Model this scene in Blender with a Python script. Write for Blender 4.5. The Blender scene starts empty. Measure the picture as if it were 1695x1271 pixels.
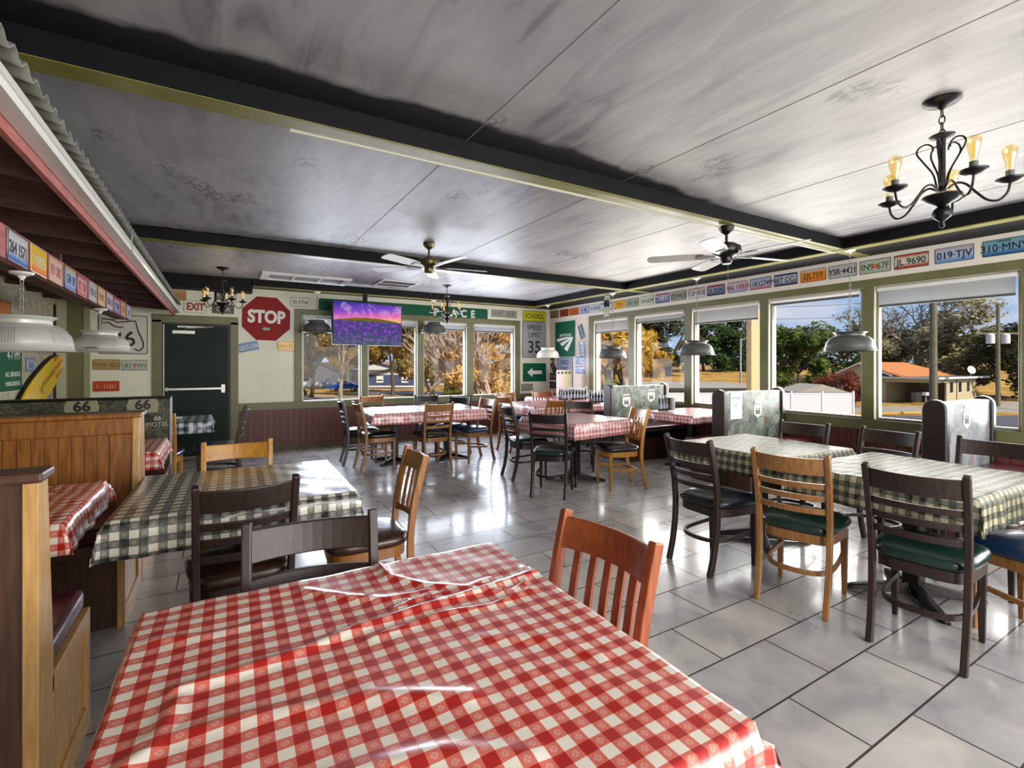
import bpy, math, random
from mathutils import Vector, Matrix
R = math.radians
random.seed(7)
sc = bpy.context.scene
COL = sc.collection
# ---------------------------------------------------------------- camera
CAM_H = 1.40
YAW = R(30.8)
cd = bpy.data.cameras.new('camera'); cam = bpy.data.objects.new('camera', cd); COL.objects.link(cam)
cam.location = (0, 0, CAM_H); cam.rotation_euler = (R(90), 0, -YAW)
cd.sensor_width = 36; cd.lens = 36*808/1695; cd.shift_y = -31.5/1695; cd.clip_start = .05; cd.clip_end = 1000
sc.camera = cam
# ---------------------------------------------------------------- view, world, sun, daylight, added fill
vs = sc.view_settings
vs.view_transform = 'Standard'; vs.look = 'None'; vs.exposure = 0.28; vs.gamma = 1; vs.use_curve_mapping = False
try:
    sc.cycles.use_denoising = True; sc.cycles.max_bounces = 7; sc.cycles.diffuse_bounces = 4; sc.cycles.glossy_bounces = 3
    sc.cycles.transparent_max_bounces = 12; sc.cycles.sample_clamp_indirect = 4; sc.cycles.caustics_reflective = False; sc.cycles.caustics_refractive = False
except Exception: pass
W = bpy.data.worlds.new('sky'); sc.world = W; W.use_nodes = True
nt = W.node_tree; N = nt.nodes; L = nt.links
for n in list(N): N.remove(n)
out = N.new('ShaderNodeOutputWorld'); bg = N.new('ShaderNodeBackground'); L.new(bg.outputs[0], out.inputs[0])
tc = N.new('ShaderNodeTexCoord'); sp = N.new('ShaderNodeSeparateXYZ'); L.new(tc.outputs['Generated'], sp.inputs[0])
rp = N.new('ShaderNodeValToRGB'); L.new(sp.outputs['Z'], rp.inputs[0])
rp.color_ramp.elements[0].position = 0.0; rp.color_ramp.elements[0].color = (.42, .55, .72, 1)
rp.color_ramp.elements[1].position = .55; rp.color_ramp.elements[1].color = (.10, .22, .52, 1)
e = rp.color_ramp.elements.new(.16); e.color = (.22, .38, .68, 1)
mp = N.new('ShaderNodeMapping'); mp.inputs['Scale'].default_value = (1.6, 1.6, 9); L.new(tc.outputs['Generated'], mp.inputs[0])
cn = N.new('ShaderNodeTexNoise'); cn.inputs['Scale'].default_value = 2.6; cn.inputs['Detail'].default_value = 6; L.new(mp.outputs[0], cn.inputs[0])
cr = N.new('ShaderNodeValToRGB'); L.new(cn.outputs[0], cr.inputs[0]); cr.color_ramp.elements[0].position = .48; cr.color_ramp.elements[1].position = .68
mx = N.new('ShaderNodeMixRGB'); L.new(cr.outputs[0], mx.inputs[0]); L.new(rp.outputs[0], mx.inputs[1]); mx.inputs[2].default_value = (.70, .66, .72, 1)
L.new(mx.outputs[0], bg.inputs[0]); bg.inputs[1].default_value = .95
def light(name, kind, loc, rot, energy, size=None, color=(1, 1, 1), sy=None):
    l = bpy.data.lights.new(name, kind); l.energy = energy; l.color = color
    if kind == 'AREA':
        l.shape = 'RECTANGLE'; l.size = size; l.size_y = sy or size
    elif size: 
        if kind == 'SUN': l.angle = size
        else: l.shadow_soft_size = size
    o = bpy.data.objects.new(name, l); COL.objects.link(o); o.location = loc; o.rotation_euler = rot
    return o
sun = light('sun', 'SUN', (0, -20, 30), (R(50), R(8), 0), 5.0, R(1.0), (1, .90, .74))
# unseen area lamps added for window daylight, plus a fill behind the camera
for (nm, loc, rot, e, sx, sy, c) in (
    ('daylight_right', (6.50, 4.40, 1.40), (0, R(90), 0), 235, 1.15, 6.1, (1, .97, .92)),
    ('daylight_far', (3.25, 9.10, 1.40), (R(-90), 0, 0), 230, 4.3, 1.2, (.80, .86, 1)),
    ('rear_fill', (2.6, -2.3, 1.7), (R(78), 0, 0), 290, 5.0, 2.2, (1, .97, .94)),  # no window here: unseen fill lamp added to lift the room
    ('daylight_right_near', (6.50, -.3, 1.40), (0, R(90), 0), 95, 1.15, 3.2, (1, .97, .92))):
    lo = light(nm, 'AREA', loc, rot, e, sx, c, sy); lo.visible_camera = False
# ---------------------------------------------------------------- colours and materials
def lin(h):
    h = h.lstrip('#'); v = [int(h[i:i+2], 16)/255 for i in (0, 2, 4)]
    return tuple(x/12.92 if x <= .04045 else ((x+.055)/1.055)**2.4 for x in v) + (1,)
MC = {}
def newmat(name):
    m = bpy.data.materials.new(name); m.use_nodes = True
    return m, m.node_tree.nodes, m.node_tree.links, m.node_tree.nodes['Principled BSDF']
def setp(b, rough=.5, metal=0, coat=0, spec=.5, crough=.1):
    b.inputs['Roughness'].default_value = rough; b.inputs['Metallic'].default_value = metal
    b.inputs['Coat Weight'].default_value = coat; b.inputs['Coat Roughness'].default_value = crough
    b.inputs['Specular IOR Level'].default_value = spec
def pm(name, col, rough=.5, metal=0, col2=None, scale=6, stretch=(1, 1, 1), bump=0, bscale=40, coat=0, spec=.5, lo=.35, hi=.65, detail=4, crough=.1, coord='Object'):
    if name in MC: return MC[name]
    m, N, L, b = newmat(name); setp(b, rough, metal, coat, spec, crough)
    c = lin(col) if isinstance(col, str) else col
    b.inputs['Base Color'].default_value = c
    tc = N.new('ShaderNodeTexCoord'); mp = N.new('ShaderNodeMapping'); mp.inputs['Scale'].default_value = stretch; L.new(tc.outputs[coord], mp.inputs[0])
    if col2:
        n = N.new('ShaderNodeTexNoise'); n.inputs['Scale'].default_value = scale; n.inputs['Detail'].default_value = detail; L.new(mp.outputs[0], n.inputs[0])
        r = N.new('ShaderNodeValToRGB'); L.new(n.outputs[0], r.inputs[0]); r.color_ramp.elements[0].position = lo; r.color_ramp.elements[1].position = hi
        r.color_ramp.elements[0].color = c; r.color_ramp.elements[1].color = lin(col2) if isinstance(col2, str) else col2
        L.new(r.outputs[0], b.inputs['Base Color'])
    if bump:
        n2 = N.new('ShaderNodeTexNoise'); n2.inputs['Scale'].default_value = bscale; n2.inputs['Detail'].default_value = 3; L.new(mp.outputs[0], n2.inputs[0])
        bp = N.new('ShaderNodeBump'); bp.inputs['Strength'].default_value = bump; bp.inputs['Distance'].default_value = .01; L.new(n2.outputs[0], bp.inputs['Height']); L.new(bp.outputs[0], b.inputs['Normal'])
    MC[name] = m; return m
def wood(name, c1, c2, rough=.35, coat=.3):
    return pm(name, c1, rough, 0, c2, 7, (9, 9, .9), .08, 60, coat, crough=.2)
def M_(N, L, op, a, b=None, c=None):
    n = N.new('ShaderNodeMath'); n.operation = op
    for i, v in enumerate((a, b, c)):
        if v is None: continue
        if isinstance(v, (int, float)): n.inputs[i].default_value = v
        else: L.new(v, n.inputs[i])
    return n.outputs[0]
def mix(N, L, f, a, b):
    n = N.new('ShaderNodeMixRGB')
    for i, v in enumerate((f, a, b)):
        if isinstance(v, (int, float)): n.inputs[i].default_value = v
        elif isinstance(v, tuple): n.inputs[i].default_value = v
        else: L.new(v, n.inputs[i])
    return n.outputs[0]
def cat(pts, n=5):
    P = [Vector(p) for p in pts]; P = [P[0]*2-P[1]]+P+[P[-1]*2-P[-2]]; o = []
    for i in range(1, len(P)-2):
        for k in range(n):
            t = k/n; a, b, c, d = P[i-1:i+3]; o.append(.5*((2*b)+(c-a)*t+(2*a-5*b+4*c-d)*t*t+(3*b-a-3*c+d)*t**3))
    return o+[P[-2]]
def gingham(name, dark, mid, light_, period, wear=0.0, wearcol=None, coat=.55, rough=.30, spec=.5):
    m, N, L, b = newmat(name); setp(b, rough, 0, coat, spec, .16)
    tc = N.new('ShaderNodeTexCoord'); s = N.new('ShaderNodeSeparateXYZ'); L.new(tc.outputs['UV'], s.inputs[0])
    def stripe(o): return M_(N, L, 'LESS_THAN', M_(N, L, 'FRACT', M_(N, L, 'MULTIPLY', o, 1/period)), .5)
    sx, sy = stripe(s.outputs['X']), stripe(s.outputs['Y'])
    both = M_(N, L, 'MULTIPLY', sx, sy); one = M_(N, L, 'SUBTRACT', M_(N, L, 'ADD', sx, sy), both)
    def cell(o): return M_(N, L, 'ABSOLUTE', M_(N, L, 'SUBTRACT', M_(N, L, 'FRACT', M_(N, L, 'MULTIPLY', o, 2/period)), .5))
    dx, dy = cell(s.outputs['X']), cell(s.outputs['Y'])
    d = M_(N, L, 'SQRT', M_(N, L, 'ADD', M_(N, L, 'MULTIPLY', dx, dx), M_(N, L, 'MULTIPLY', dy, dy)))
    petal = M_(N, L, 'MULTIPLY', M_(N, L, 'LESS_THAN', d, .26), M_(N, L, 'GREATER_THAN', M_(N, L, 'ABSOLUTE', M_(N, L, 'SUBTRACT', dx, dy)), .035))
    petal = M_(N, L, 'MULTIPLY', petal, M_(N, L, 'SUBTRACT', one, both))
    wn = N.new('ShaderNodeTexNoise'); wn.inputs['Scale'].default_value = 900; L.new(tc.outputs['UV'], wn.inputs[0])
    weave = M_(N, L, 'MULTIPLY_ADD', wn.outputs[0], .5, .15)
    c = mix(N, L, one, lin(light_), lin(mid)); c = mix(N, L, both, c, lin(dark))
    c = mix(N, L, M_(N, L, 'MULTIPLY', petal, .28), c, lin(light_))
    if wear:
        w = N.new('ShaderNodeTexNoise'); w.inputs['Scale'].default_value = 38; w.inputs['Detail'].default_value = 5; L.new(tc.outputs['UV'], w.inputs[0])
        wr = N.new('ShaderNodeValToRGB'); wr.color_ramp.elements[0].position = .40; wr.color_ramp.elements[1].position = .56; L.new(w.outputs[0], wr.inputs[0])
        c = mix(N, L, M_(N, L, 'MULTIPLY', wr.outputs[0], wear), c, lin(wearcol or light_))
    L.new(c, b.inputs['Base Color'])
    bp = N.new('ShaderNodeBump'); bp.inputs['Strength'].default_value = .12; bp.inputs['Distance'].default_value = .004
    bn = N.new('ShaderNodeTexNoise'); bn.inputs['Scale'].default_value = 30; bn.inputs['Detail'].default_value = 4; L.new(tc.outputs['UV'], bn.inputs[0]); L.new(bn.outputs[0], bp.inputs['Height'])
    L.new(bp.outputs[0], b.inputs['Normal']); L.new(bp.outputs[0], b.inputs['Coat Normal'])
    return m
def emis(name, col, s):
    m = bpy.data.materials.new(name); m.use_nodes = True; N = m.node_tree.nodes; L = m.node_tree.links
    for n in list(N): N.remove(n)
    o = N.new('ShaderNodeOutputMaterial'); e = N.new('ShaderNodeEmission'); e.inputs[0].default_value = lin(col); e.inputs[1].default_value = s; L.new(e.outputs[0], o.inputs[0]); return m
def thinglass(name, tint, gl=.08, rough=.02):
    m = bpy.data.materials.new(name); m.use_nodes = True; N = m.node_tree.nodes; L = m.node_tree.links
    for n in list(N): N.remove(n)
    o = N.new('ShaderNodeOutputMaterial'); t = N.new('ShaderNodeBsdfTransparent'); t.inputs[0].default_value = tint
    g = N.new('ShaderNodeBsdfGlossy'); g.inputs['Roughness'].default_value = rough; x = N.new('ShaderNodeMixShader'); x.inputs[0].default_value = gl
    L.new(t.outputs[0], x.inputs[1]); L.new(g.outputs[0], x.inputs[2]); L.new(x.outputs[0], o.inputs[0]); return m
def leafmat(name, c1, c2, scale=.6, trans=.42):
    m, N, L, b = newmat(name); setp(b, .7, 0, 0, .2)
    g = N.new('ShaderNodeNewGeometry'); n = N.new('ShaderNodeTexNoise'); n.inputs['Scale'].default_value = scale; n.inputs['Detail'].default_value = 6; L.new(g.outputs['Position'], n.inputs[0])
    r = N.new('ShaderNodeValToRGB'); r.color_ramp.elements[0].position = .38; r.color_ramp.elements[1].position = .62; r.color_ramp.elements[0].color = lin(c1); r.color_ramp.elements[1].color = lin(c2)
    L.new(n.outputs[0], r.inputs[0]); L.new(r.outputs[0], b.inputs['Base Color'])
    t = N.new('ShaderNodeBsdfTranslucent'); L.new(r.outputs[0], t.inputs[0]); x = N.new('ShaderNodeMixShader'); x.inputs[0].default_value = trans
    o = [q for q in N if q.type == 'OUTPUT_MATERIAL'][0]; L.new(b.outputs[0], x.inputs[1]); L.new(t.outputs[0], x.inputs[2]); L.new(x.outputs[0], o.inputs[0]); return m
# ---------------------------------------------------------------- mesh building
class MB:
    def __init__(s): s.v = []; s.f = []; s.uv = {}
    def add(s, vs, fs, uvs=None):
        o = len(s.v); s.v += [tuple(p) for p in vs]
        for i, f in enumerate(fs):
            if uvs: s.uv[len(s.f)] = [uvs[k] for k in f]
            s.f.append(tuple(k+o for k in f))
        return s
    def box(s, x0, x1, y0, y1, z0, z1, M=None):
        vs = [Vector((x, y, z)) for x in (x0, x1) for y in (y0, y1) for z in (z0, z1)]
        if M: vs = [M @ p for p in vs]
        return s.add(vs, [(0, 1, 3, 2), (4, 6, 7, 5), (0, 4, 5, 1), (2, 3, 7, 6), (0, 2, 6, 4), (1, 5, 7, 3)])
    def sweep(s, pts, rs, n=8, up=None, sect=None, cap=True):
        pts = [Vector(p) for p in pts]; rings = []
        if isinstance(rs, (int, float)): rs = [rs]*len(pts)
        pv = None
        for i, p in enumerate(pts):
            t = (pts[min(i+1, len(pts)-1)]-pts[max(i-1, 0)]).normalized()
            if up is not None: a = Vector(up); a = (a-t*a.dot(t)).normalized()
            elif pv is None: a = t.orthogonal().normalized()
            else: a = (pv-t*pv.dot(t)).normalized()
            pv = a; b = t.cross(a)
            if sect: rings.append([p+a*(u*rs[i])+b*(w*rs[i]) for u, w in sect])
            else: rings.append([p+(a*math.cos(2*math.pi*k/n)+b*math.sin(2*math.pi*k/n))*rs[i] for k in range(n)])
        m = len(rings[0]); vs = [q for r in rings for q in r]; fs = []
        for i in range(len(rings)-1):
            for k in range(m): fs.append((i*m+k, i*m+(k+1) % m, (i+1)*m+(k+1) % m, (i+1)*m+k))
        if cap: fs.append(tuple(range(m-1, -1, -1))); fs.append(tuple((len(rings)-1)*m+k for k in range(m)))
        return s.add(vs, fs)
    def lathe(s, prof, n=20, c=(0, 0, 0), M=None, cap=True):
        vs = []; fs = []; m = len(prof)
        for r, z in prof:
            for k in range(n):
                a = 2*math.pi*k/n; p = Vector((c[0]+r*math.cos(a), c[1]+r*math.sin(a), c[2]+z)); vs.append(M @ p if M else p)
        for i in range(m-1):
            for k in range(n): fs.append((i*n+k, i*n+(k+1) % n, (i+1)*n+(k+1) % n, (i+1)*n+k))
        if cap:
            if prof[0][0] > 1e-5: fs.append(tuple(range(n-1, -1, -1)))
            if prof[-1][0] > 1e-5: fs.append(tuple((m-1)*n+k for k in range(n)))
        return s.add(vs, fs)
    def rings(s, rr, cap=True):
        m = len(rr[0]); vs = [q for r in rr for q in r]; fs = []
        for i in range(len(rr)-1):
            for k in range(m): fs.append((i*m+k, i*m+(k+1) % m, (i+1)*m+(k+1) % m, (i+1)*m+k))
        if cap: fs.append(tuple(range(m-1, -1, -1))); fs.append(tuple((len(rr)-1)*m+k for k in range(m)))
        return s.add(vs, fs)
    def prism(s, poly, z0, z1, M=None):
        n = len(poly); vs = [Vector((x, y, z0)) for x, y in poly]+[Vector((x, y, z1)) for x, y in poly]
        if M: vs = [M @ p for p in vs]
        fs = [tuple(range(n-1, -1, -1)), tuple(range(n, 2*n))]+[(i, (i+1) % n, n+(i+1) % n, n+i) for i in range(n)]
        xs = [p[0] for p in poly]; ys = [p[1] for p in poly]; w = max(xs)-min(xs); h = max(ys)-min(ys)
        uv = [((x-min(xs))/w, (y-min(ys))/h) for x, y in poly]*2
        return s.add(vs, fs, uv)
    def build(s, name, mat, parent=None, smooth=False, bevel=0, seg=2, ang=35):
        me = bpy.data.meshes.new(name); me.from_pydata(s.v, [], s.f); me.materials.append(mat)
        if s.uv:
            ul = me.uv_layers.new(name='UVMap'); li = 0
            for fi, f in enumerate(s.f):
                u = s.uv.get(fi)
                for k in range(len(f)):
                    if u: ul.data[li].uv = u[k]
                    li += 1
        if smooth:
            for p in me.polygons: p.use_smooth = True
            try: me.set_sharp_from_angle(angle=R(ang))
            except Exception: pass
        me.update()
        o = bpy.data.objects.new(name, me); COL.objects.link(o)
        if parent: o.parent = parent
        if bevel:
            b = o.modifiers.new('b', 'BEVEL'); b.width = bevel; b.segments = seg; b.limit_method = 'ANGLE'; b.angle_limit = R(40)
        return o
def tag(o, label=None, cat=None, group=None, kind=None):
    if label: o['label'] = label
    if cat: o['category'] = cat
    if group: o['group'] = group
    if kind: o['kind'] = kind
    return o
def empty(name, loc=(0, 0, 0), rz=0, label=None, cat=None, group=None):
    o = bpy.data.objects.new(name, None); COL.objects.link(o); o.location = loc; o.rotation_euler = (0, 0, rz); o.empty_display_size = .1
    return tag(o, label, cat, group)
KIDS = {}
def copy_tree(o, parent=None):
    c = o.copy(); COL.objects.link(c); c.parent = parent
    for ch in [q for q in ALLCH(o)]: copy_tree(ch, c)
    return c
def ALLCH(o): return list(o.children)
def struct(mb, name, mat, **k): return tag(mb.build(name, mat, **k), kind='structure')
def box1(x0, x1, y0, y1, z0, z1): return MB().box(x0, x1, y0, y1, z0, z1)
def rrect(w, h, r, n=4):
    p = []
    for cx, cy, a0 in ((w/2-r, h/2-r, 0), (-w/2+r, h/2-r, 90), (-w/2+r, -h/2+r, 180), (w/2-r, -h/2+r, 270)):
        for k in range(n+1):
            a = R(a0+90*k/n); p.append((cx+r*math.cos(a), cy+r*math.sin(a)))
    return p
def frame(kind, pos, roll=0):
    """local x to the reader's right, y up, z towards the reader, standing on a wall"""
    r = {'far': Vector((1, 0, 0)), 'right': Vector((0, -1, 0)), 'left': Vector((0, 1, 0))}[kind]
    u = Vector((0, 0, 1)); n = r.cross(u); M = Matrix((r, u, n)).transposed().to_4x4() @ Matrix.Rotation(R(roll), 4, 'Z'); M.translation = Vector(pos); return M
def text(s, size, mat, parent, x=0, y=0, z=.002, sx=1.0, weight=0, name='lettering', align='CENTER', rot=0, ext=.0008, spacing=1.0):
    c = bpy.data.curves.new(name, 'FONT'); c.body = s; c.size = size; c.align_x = align; c.align_y = 'CENTER'; c.offset = 0 if set(s) & set('MWN') else weight; c.extrude = ext; c.space_character = spacing
    c.resolution_u = 4
    c.materials.append(mat); o = bpy.data.objects.new(name, c); COL.objects.link(o); o.parent = parent
    o.location = (x, y, z); o.scale = (sx, 1, 1); o.rotation_euler = (0, 0, R(rot)); return o
# view-aligned placement for what stands outside: u to the right of the view axis, w away from the camera
S_, C_ = math.sin(YAW), math.cos(YAW)
def UW(u, w, z=0): return Vector((w*S_+u*C_, w*C_-u*S_, z))
# ================================================================ the room
WX, WY, LX, CZ, SZ, BY = 6.25, 8.85, -1.90, 2.73, 2.62, -2.6
m_white = pm('cream_wall_paint', '#e0e1d0', .6, 0, '#d8d9c6', 3, bump=.05, bscale=30)
m_olive = pm('olive_trim_paint', '#6b6c4a', .45, 0, '#62643f', 5, bump=.05, bscale=60)
m_olive2 = pm('olive_beam_trim', '#817d3c', .42, 0, '#6c692c', 3, bump=.1, bscale=50)
m_black = pm('black_beam_paint', '#07080b', .6, 0, '#0c0e12', 2, bump=.1, bscale=40, spec=.2)
m_wains = pm('maroon_board', '#64302b', .5, 0, '#4e2622', 3, (12, 12, .6), .08, 40)
m_pinkw = pm('pinkish_wall_paint', '#e0d0c4', .6, 0, '#d8c8ba', 3)
m_band = pm('plate_band_paint', '#ded8cc', .55)
m_base = pm('brown_baseboard', '#5a4630', .5, 0, '#4a3826', 4)
m_steel = pm('brushed_steel', '#b9bab4', .35, .9)
m_blackmetal = pm('black_metal', '#15151a', .35, .6)
m_whitemetal = pm('white_metal', '#d9d9d4', .4)
m_blk = pm('black_paint_letter', '#101014', .5)
m_wht = pm('white_letter', '#dfe2da', .5)
def floor_mat():
    m, N, L, b = newmat('slate_tile_floor'); setp(b, .22, 0, .45, .5, .12)
    tc = N.new('ShaderNodeTexCoord'); mp = N.new('ShaderNodeMapping'); mp.inputs['Location'].default_value = (-2.38, -.86, 0); L.new(tc.outputs['Object'], mp.inputs[0])
    def brick(c1, c2, c3):
        n = N.new('ShaderNodeTexBrick'); n.offset = .5; n.inputs['Scale'].default_value = 1; n.inputs['Brick Width'].default_value = .655; n.inputs['Row Height'].default_value = .31
        n.inputs['Mortar Size'].default_value = .0045; n.inputs['Mortar Smooth'].default_value = .1; n.inputs['Bias'].default_value = 0
        n.inputs['Color1'].default_value = c1; n.inputs['Color2'].default_value = c2; n.inputs['Mortar'].default_value = c3; L.new(mp.outputs[0], n.inputs[0]); return n
    bk = brick(lin('#a6a5a8'), lin('#bab7b3'), lin('#2e2c2c'))
    n = N.new('ShaderNodeTexNoise'); n.inputs['Scale'].default_value = 3.2; n.inputs['Detail'].default_value = 8; n.inputs['Distortion'].default_value = .8; L.new(tc.outputs['Object'], n.inputs[0])
    r = N.new('ShaderNodeValToRGB'); r.color_ramp.elements[0].position = .3; r.color_ramp.elements[1].position = .72; r.color_ramp.elements[0].color = (.66, .66, .69, 1); r.color_ramp.elements[1].color = (1.12, 1.1, 1.05, 1); L.new(n.outputs[0], r.inputs[0])
    mu = N.new('ShaderNodeMixRGB'); mu.blend_type = 'MULTIPLY'; mu.inputs[0].default_value = 1; L.new(bk.outputs['Color'], mu.inputs[1]); L.new(r.outputs[0], mu.inputs[2]); L.new(mu.outputs[0], b.inputs['Base Color'])
    rr = M_(N, L, 'MULTIPLY_ADD', n.outputs[0], .20, .19); rr = M_(N, L, 'ADD', rr, M_(N, L, 'MULTIPLY', bk.outputs['Fac'], .4)); L.new(rr, b.inputs['Roughness'])
    bp = N.new('ShaderNodeBump'); bp.inputs['Strength'].default_value = .35; bp.inputs['Distance'].default_value = .003
    h = M_(N, L, 'MULTIPLY_ADD', n.outputs[0], .08, M_(N, L, 'MULTIPLY', bk.outputs['Fac'], -1.0)); L.new(h, bp.inputs['Height']); L.new(bp.outputs[0], b.inputs['Normal'])
    return m
def ceil_mat():
    m, N, L, b = newmat('worn_painted_ceiling'); setp(b, .5, 0, .12, .5, .4)
    tc = N.new('ShaderNodeTexCoord')
    def nz(sc_, st, det=6, dist=0):
        mp = N.new('ShaderNodeMapping'); mp.inputs['Scale'].default_value = st; L.new(tc.outputs['Object'], mp.inputs[0])
        n = N.new('ShaderNodeTexNoise'); n.inputs['Scale'].default_value = sc_; n.inputs['Detail'].default_value = det; n.inputs['Distortion'].default_value = dist; L.new(mp.outputs[0], n.inputs[0]); return n.outputs[0]
    mp = N.new('ShaderNodeMapping'); mp.inputs['Scale'].default_value = (3.2, .95, 1); L.new(tc.outputs['Object'], mp.inputs[0])
    v = N.new('ShaderNodeTexVoronoi'); v.distance = 'CHEBYCHEV'; v.inputs['Scale'].default_value = 1.15; L.new(mp.outputs[0], v.inputs[0])
    sv = N.new('ShaderNodeSeparateColor'); L.new(v.outputs['Color'], sv.inputs[0])
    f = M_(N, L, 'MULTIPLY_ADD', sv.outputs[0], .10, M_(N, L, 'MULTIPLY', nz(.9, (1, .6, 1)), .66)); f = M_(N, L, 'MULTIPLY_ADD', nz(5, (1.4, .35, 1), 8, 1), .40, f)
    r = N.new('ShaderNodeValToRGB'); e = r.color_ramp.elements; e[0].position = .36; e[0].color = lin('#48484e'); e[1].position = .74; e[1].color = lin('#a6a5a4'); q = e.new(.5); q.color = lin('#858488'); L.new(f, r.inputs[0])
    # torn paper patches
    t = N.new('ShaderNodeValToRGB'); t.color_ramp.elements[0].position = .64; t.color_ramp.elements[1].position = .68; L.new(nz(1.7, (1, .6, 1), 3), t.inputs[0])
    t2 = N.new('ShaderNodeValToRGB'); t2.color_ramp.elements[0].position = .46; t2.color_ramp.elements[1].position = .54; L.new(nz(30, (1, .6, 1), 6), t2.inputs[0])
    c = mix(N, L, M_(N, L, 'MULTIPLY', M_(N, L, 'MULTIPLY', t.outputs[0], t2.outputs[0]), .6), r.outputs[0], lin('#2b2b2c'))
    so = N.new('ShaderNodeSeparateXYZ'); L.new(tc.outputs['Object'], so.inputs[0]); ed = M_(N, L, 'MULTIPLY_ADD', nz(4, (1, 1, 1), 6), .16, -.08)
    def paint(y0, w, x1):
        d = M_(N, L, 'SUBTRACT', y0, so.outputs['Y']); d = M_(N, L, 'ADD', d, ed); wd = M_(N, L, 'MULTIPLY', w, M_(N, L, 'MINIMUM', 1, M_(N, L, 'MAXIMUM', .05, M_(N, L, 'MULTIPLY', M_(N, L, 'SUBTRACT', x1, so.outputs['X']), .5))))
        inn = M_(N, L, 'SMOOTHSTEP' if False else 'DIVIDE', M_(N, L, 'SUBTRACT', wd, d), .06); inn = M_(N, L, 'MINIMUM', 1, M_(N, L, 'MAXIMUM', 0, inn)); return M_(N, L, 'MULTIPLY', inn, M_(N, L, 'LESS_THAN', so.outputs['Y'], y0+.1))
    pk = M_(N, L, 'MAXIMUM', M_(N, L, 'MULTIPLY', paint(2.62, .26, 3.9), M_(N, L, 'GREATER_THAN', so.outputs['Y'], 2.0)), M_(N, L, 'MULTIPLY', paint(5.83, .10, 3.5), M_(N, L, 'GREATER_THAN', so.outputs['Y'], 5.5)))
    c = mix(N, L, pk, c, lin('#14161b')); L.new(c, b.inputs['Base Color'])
    bp = N.new('ShaderNodeBump'); bp.inputs['Strength'].default_value = .35; bp.inputs['Distance'].default_value = .01; L.new(f, bp.inputs['Height']); L.new(bp.outputs[0], b.inputs['Normal'])
    return m
struct(box1(LX-.2, WX+.2, BY-.2, WY+.2, -.12, 0), 'floor', floor_mat())
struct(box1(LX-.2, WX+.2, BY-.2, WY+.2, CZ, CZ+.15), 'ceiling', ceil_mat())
# walls
FW = [(1.17, 2.15), (2.26, 3.19), (3.31, 4.22), (4.36, 5.34)]; FZ = (.77, 2.24)
RW = [(1.44, 2.60), (2.72, 3.82), (3.94, 5.05), (5.19, 6.27), (6.41, 7.36)]; RZ = (.79, 2.27)
RW2 = [(-1.9, -1.0), (-.85, .1), (.22, 1.30)]
mb = MB(); xs = [LX-.2]
T = .16
mb.box(LX-.2, FW[0][0], WY, WY+T, 0, CZ); mb.box(FW[-1][1], WX+.2, WY, WY+T, 0, CZ)
mb.box(FW[0][0], FW[-1][1], WY, WY+T, 0, FZ[0]); mb.box(FW[0][0], FW[-1][1], WY, WY+T, FZ[1], CZ)
for a, b in zip(FW, FW[1:]): mb.box(a[1], b[0], WY, WY+T, FZ[0], FZ[1])
struct(mb, 'wall_far', m_white)
mb = MB(); RA = RW2+RW
mb.box(WX, WX+T, BY, RA[0][0], 0, CZ); mb.box(WX, WX+T, RA[-1][1], WY, 0, CZ)
mb.box(WX, WX+T, RA[0][0], RA[-1][1], 0, RZ[0]); mb.box(WX, WX+T, RA[0][0], RA[-1][1], RZ[1], CZ)
for a, b in zip(RA, RA[1:]): mb.box(WX, WX+T, a[1], b[0], RZ[0], RZ[1])
struct(mb, 'wall_right', m_pinkw)
m_tan = pm('rough_tan_wall', '#bdb69e', .85, 0, '#a29b84', 9, bump=.6, bscale=60)
struct(box1(LX-.2, LX, BY, WY, 0, CZ), 'wall_left', m_tan)
struct(box1(LX-.2, WX+.2, BY-.2, BY, 0, CZ), 'wall_back', m_white)
# far wall trims
mb = MB(); t = WY-.018
def trim(mb, x0, x1, z0, z1): mb.box(x0, x1, t, WY, z0, z1)
for (x0, x1, z0, z1) in ((1.05, 1.17, .79, 2.34), (2.15, 2.26, FZ[0], FZ[1]), (3.19, 3.31, FZ[0], FZ[1]), (4.22, 4.36, FZ[0], FZ[1]), (5.34, 5.47, .79, 2.34), (1.17, 5.34, FZ[1], 2.34), (.22, 6.25, .67, .79)): trim(mb, x0, x1, z0, z1)
struct(mb, 'trim_1', m_olive, bevel=.004)
def boards(mb, x0, x1, z0, z1, pitch, gap, put):
    n = max(1, round((x1-x0)/pitch)); p = (x1-x0)/n
    for i in range(n): put(mb, x0+i*p+gap/2, x0+(i+1)*p-gap/2, z0, z1)
mb = MB(); boards(mb, .22, WX, .08, .67, .098, .006, lambda m, a, b, c, d: m.box(a, b, WY-.015, WY-.001, c, d))
struct(mb, 'trim_2', m_wains)
mb = MB(); boards(mb, BY, WY-.02, .08, .67, .098, .006, lambda m, a, b, c, d: m.box(WX-.015, WX-.001, a, b, c, d))
struct(mb, 'trim_3', m_wains)
struct(box1(.22, WX, WY-.022, WY, 0, .085), 'baseboard_far', m_base, bevel=.004)
struct(box1(WX-.022, WX, BY, WY-.022, 0, .085), 'baseboard_right', m_base, bevel=.004)
# right wall trims: olive frame round the windows, white band for the plates
mb = MB()
for a, b in zip(RA, RA[1:]): mb.box(WX-.018, WX, a[1], b[0], RZ[0], RZ[1])
mb.box(WX-.018, WX, RA[-1][1], RA[-1][1]+.14, .79, 2.36); mb.box(WX-.018, WX, BY, RA[-1][1], RZ[1], 2.36); mb.box(WX-.026, WX, BY, WY-.02, .67, .79)
struct(mb, 'trim_4', m_olive, bevel=.004)
struct(box1(WX-.012, WX, BY, WY, 2.36, SZ), 'trim_5', m_band)
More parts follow.
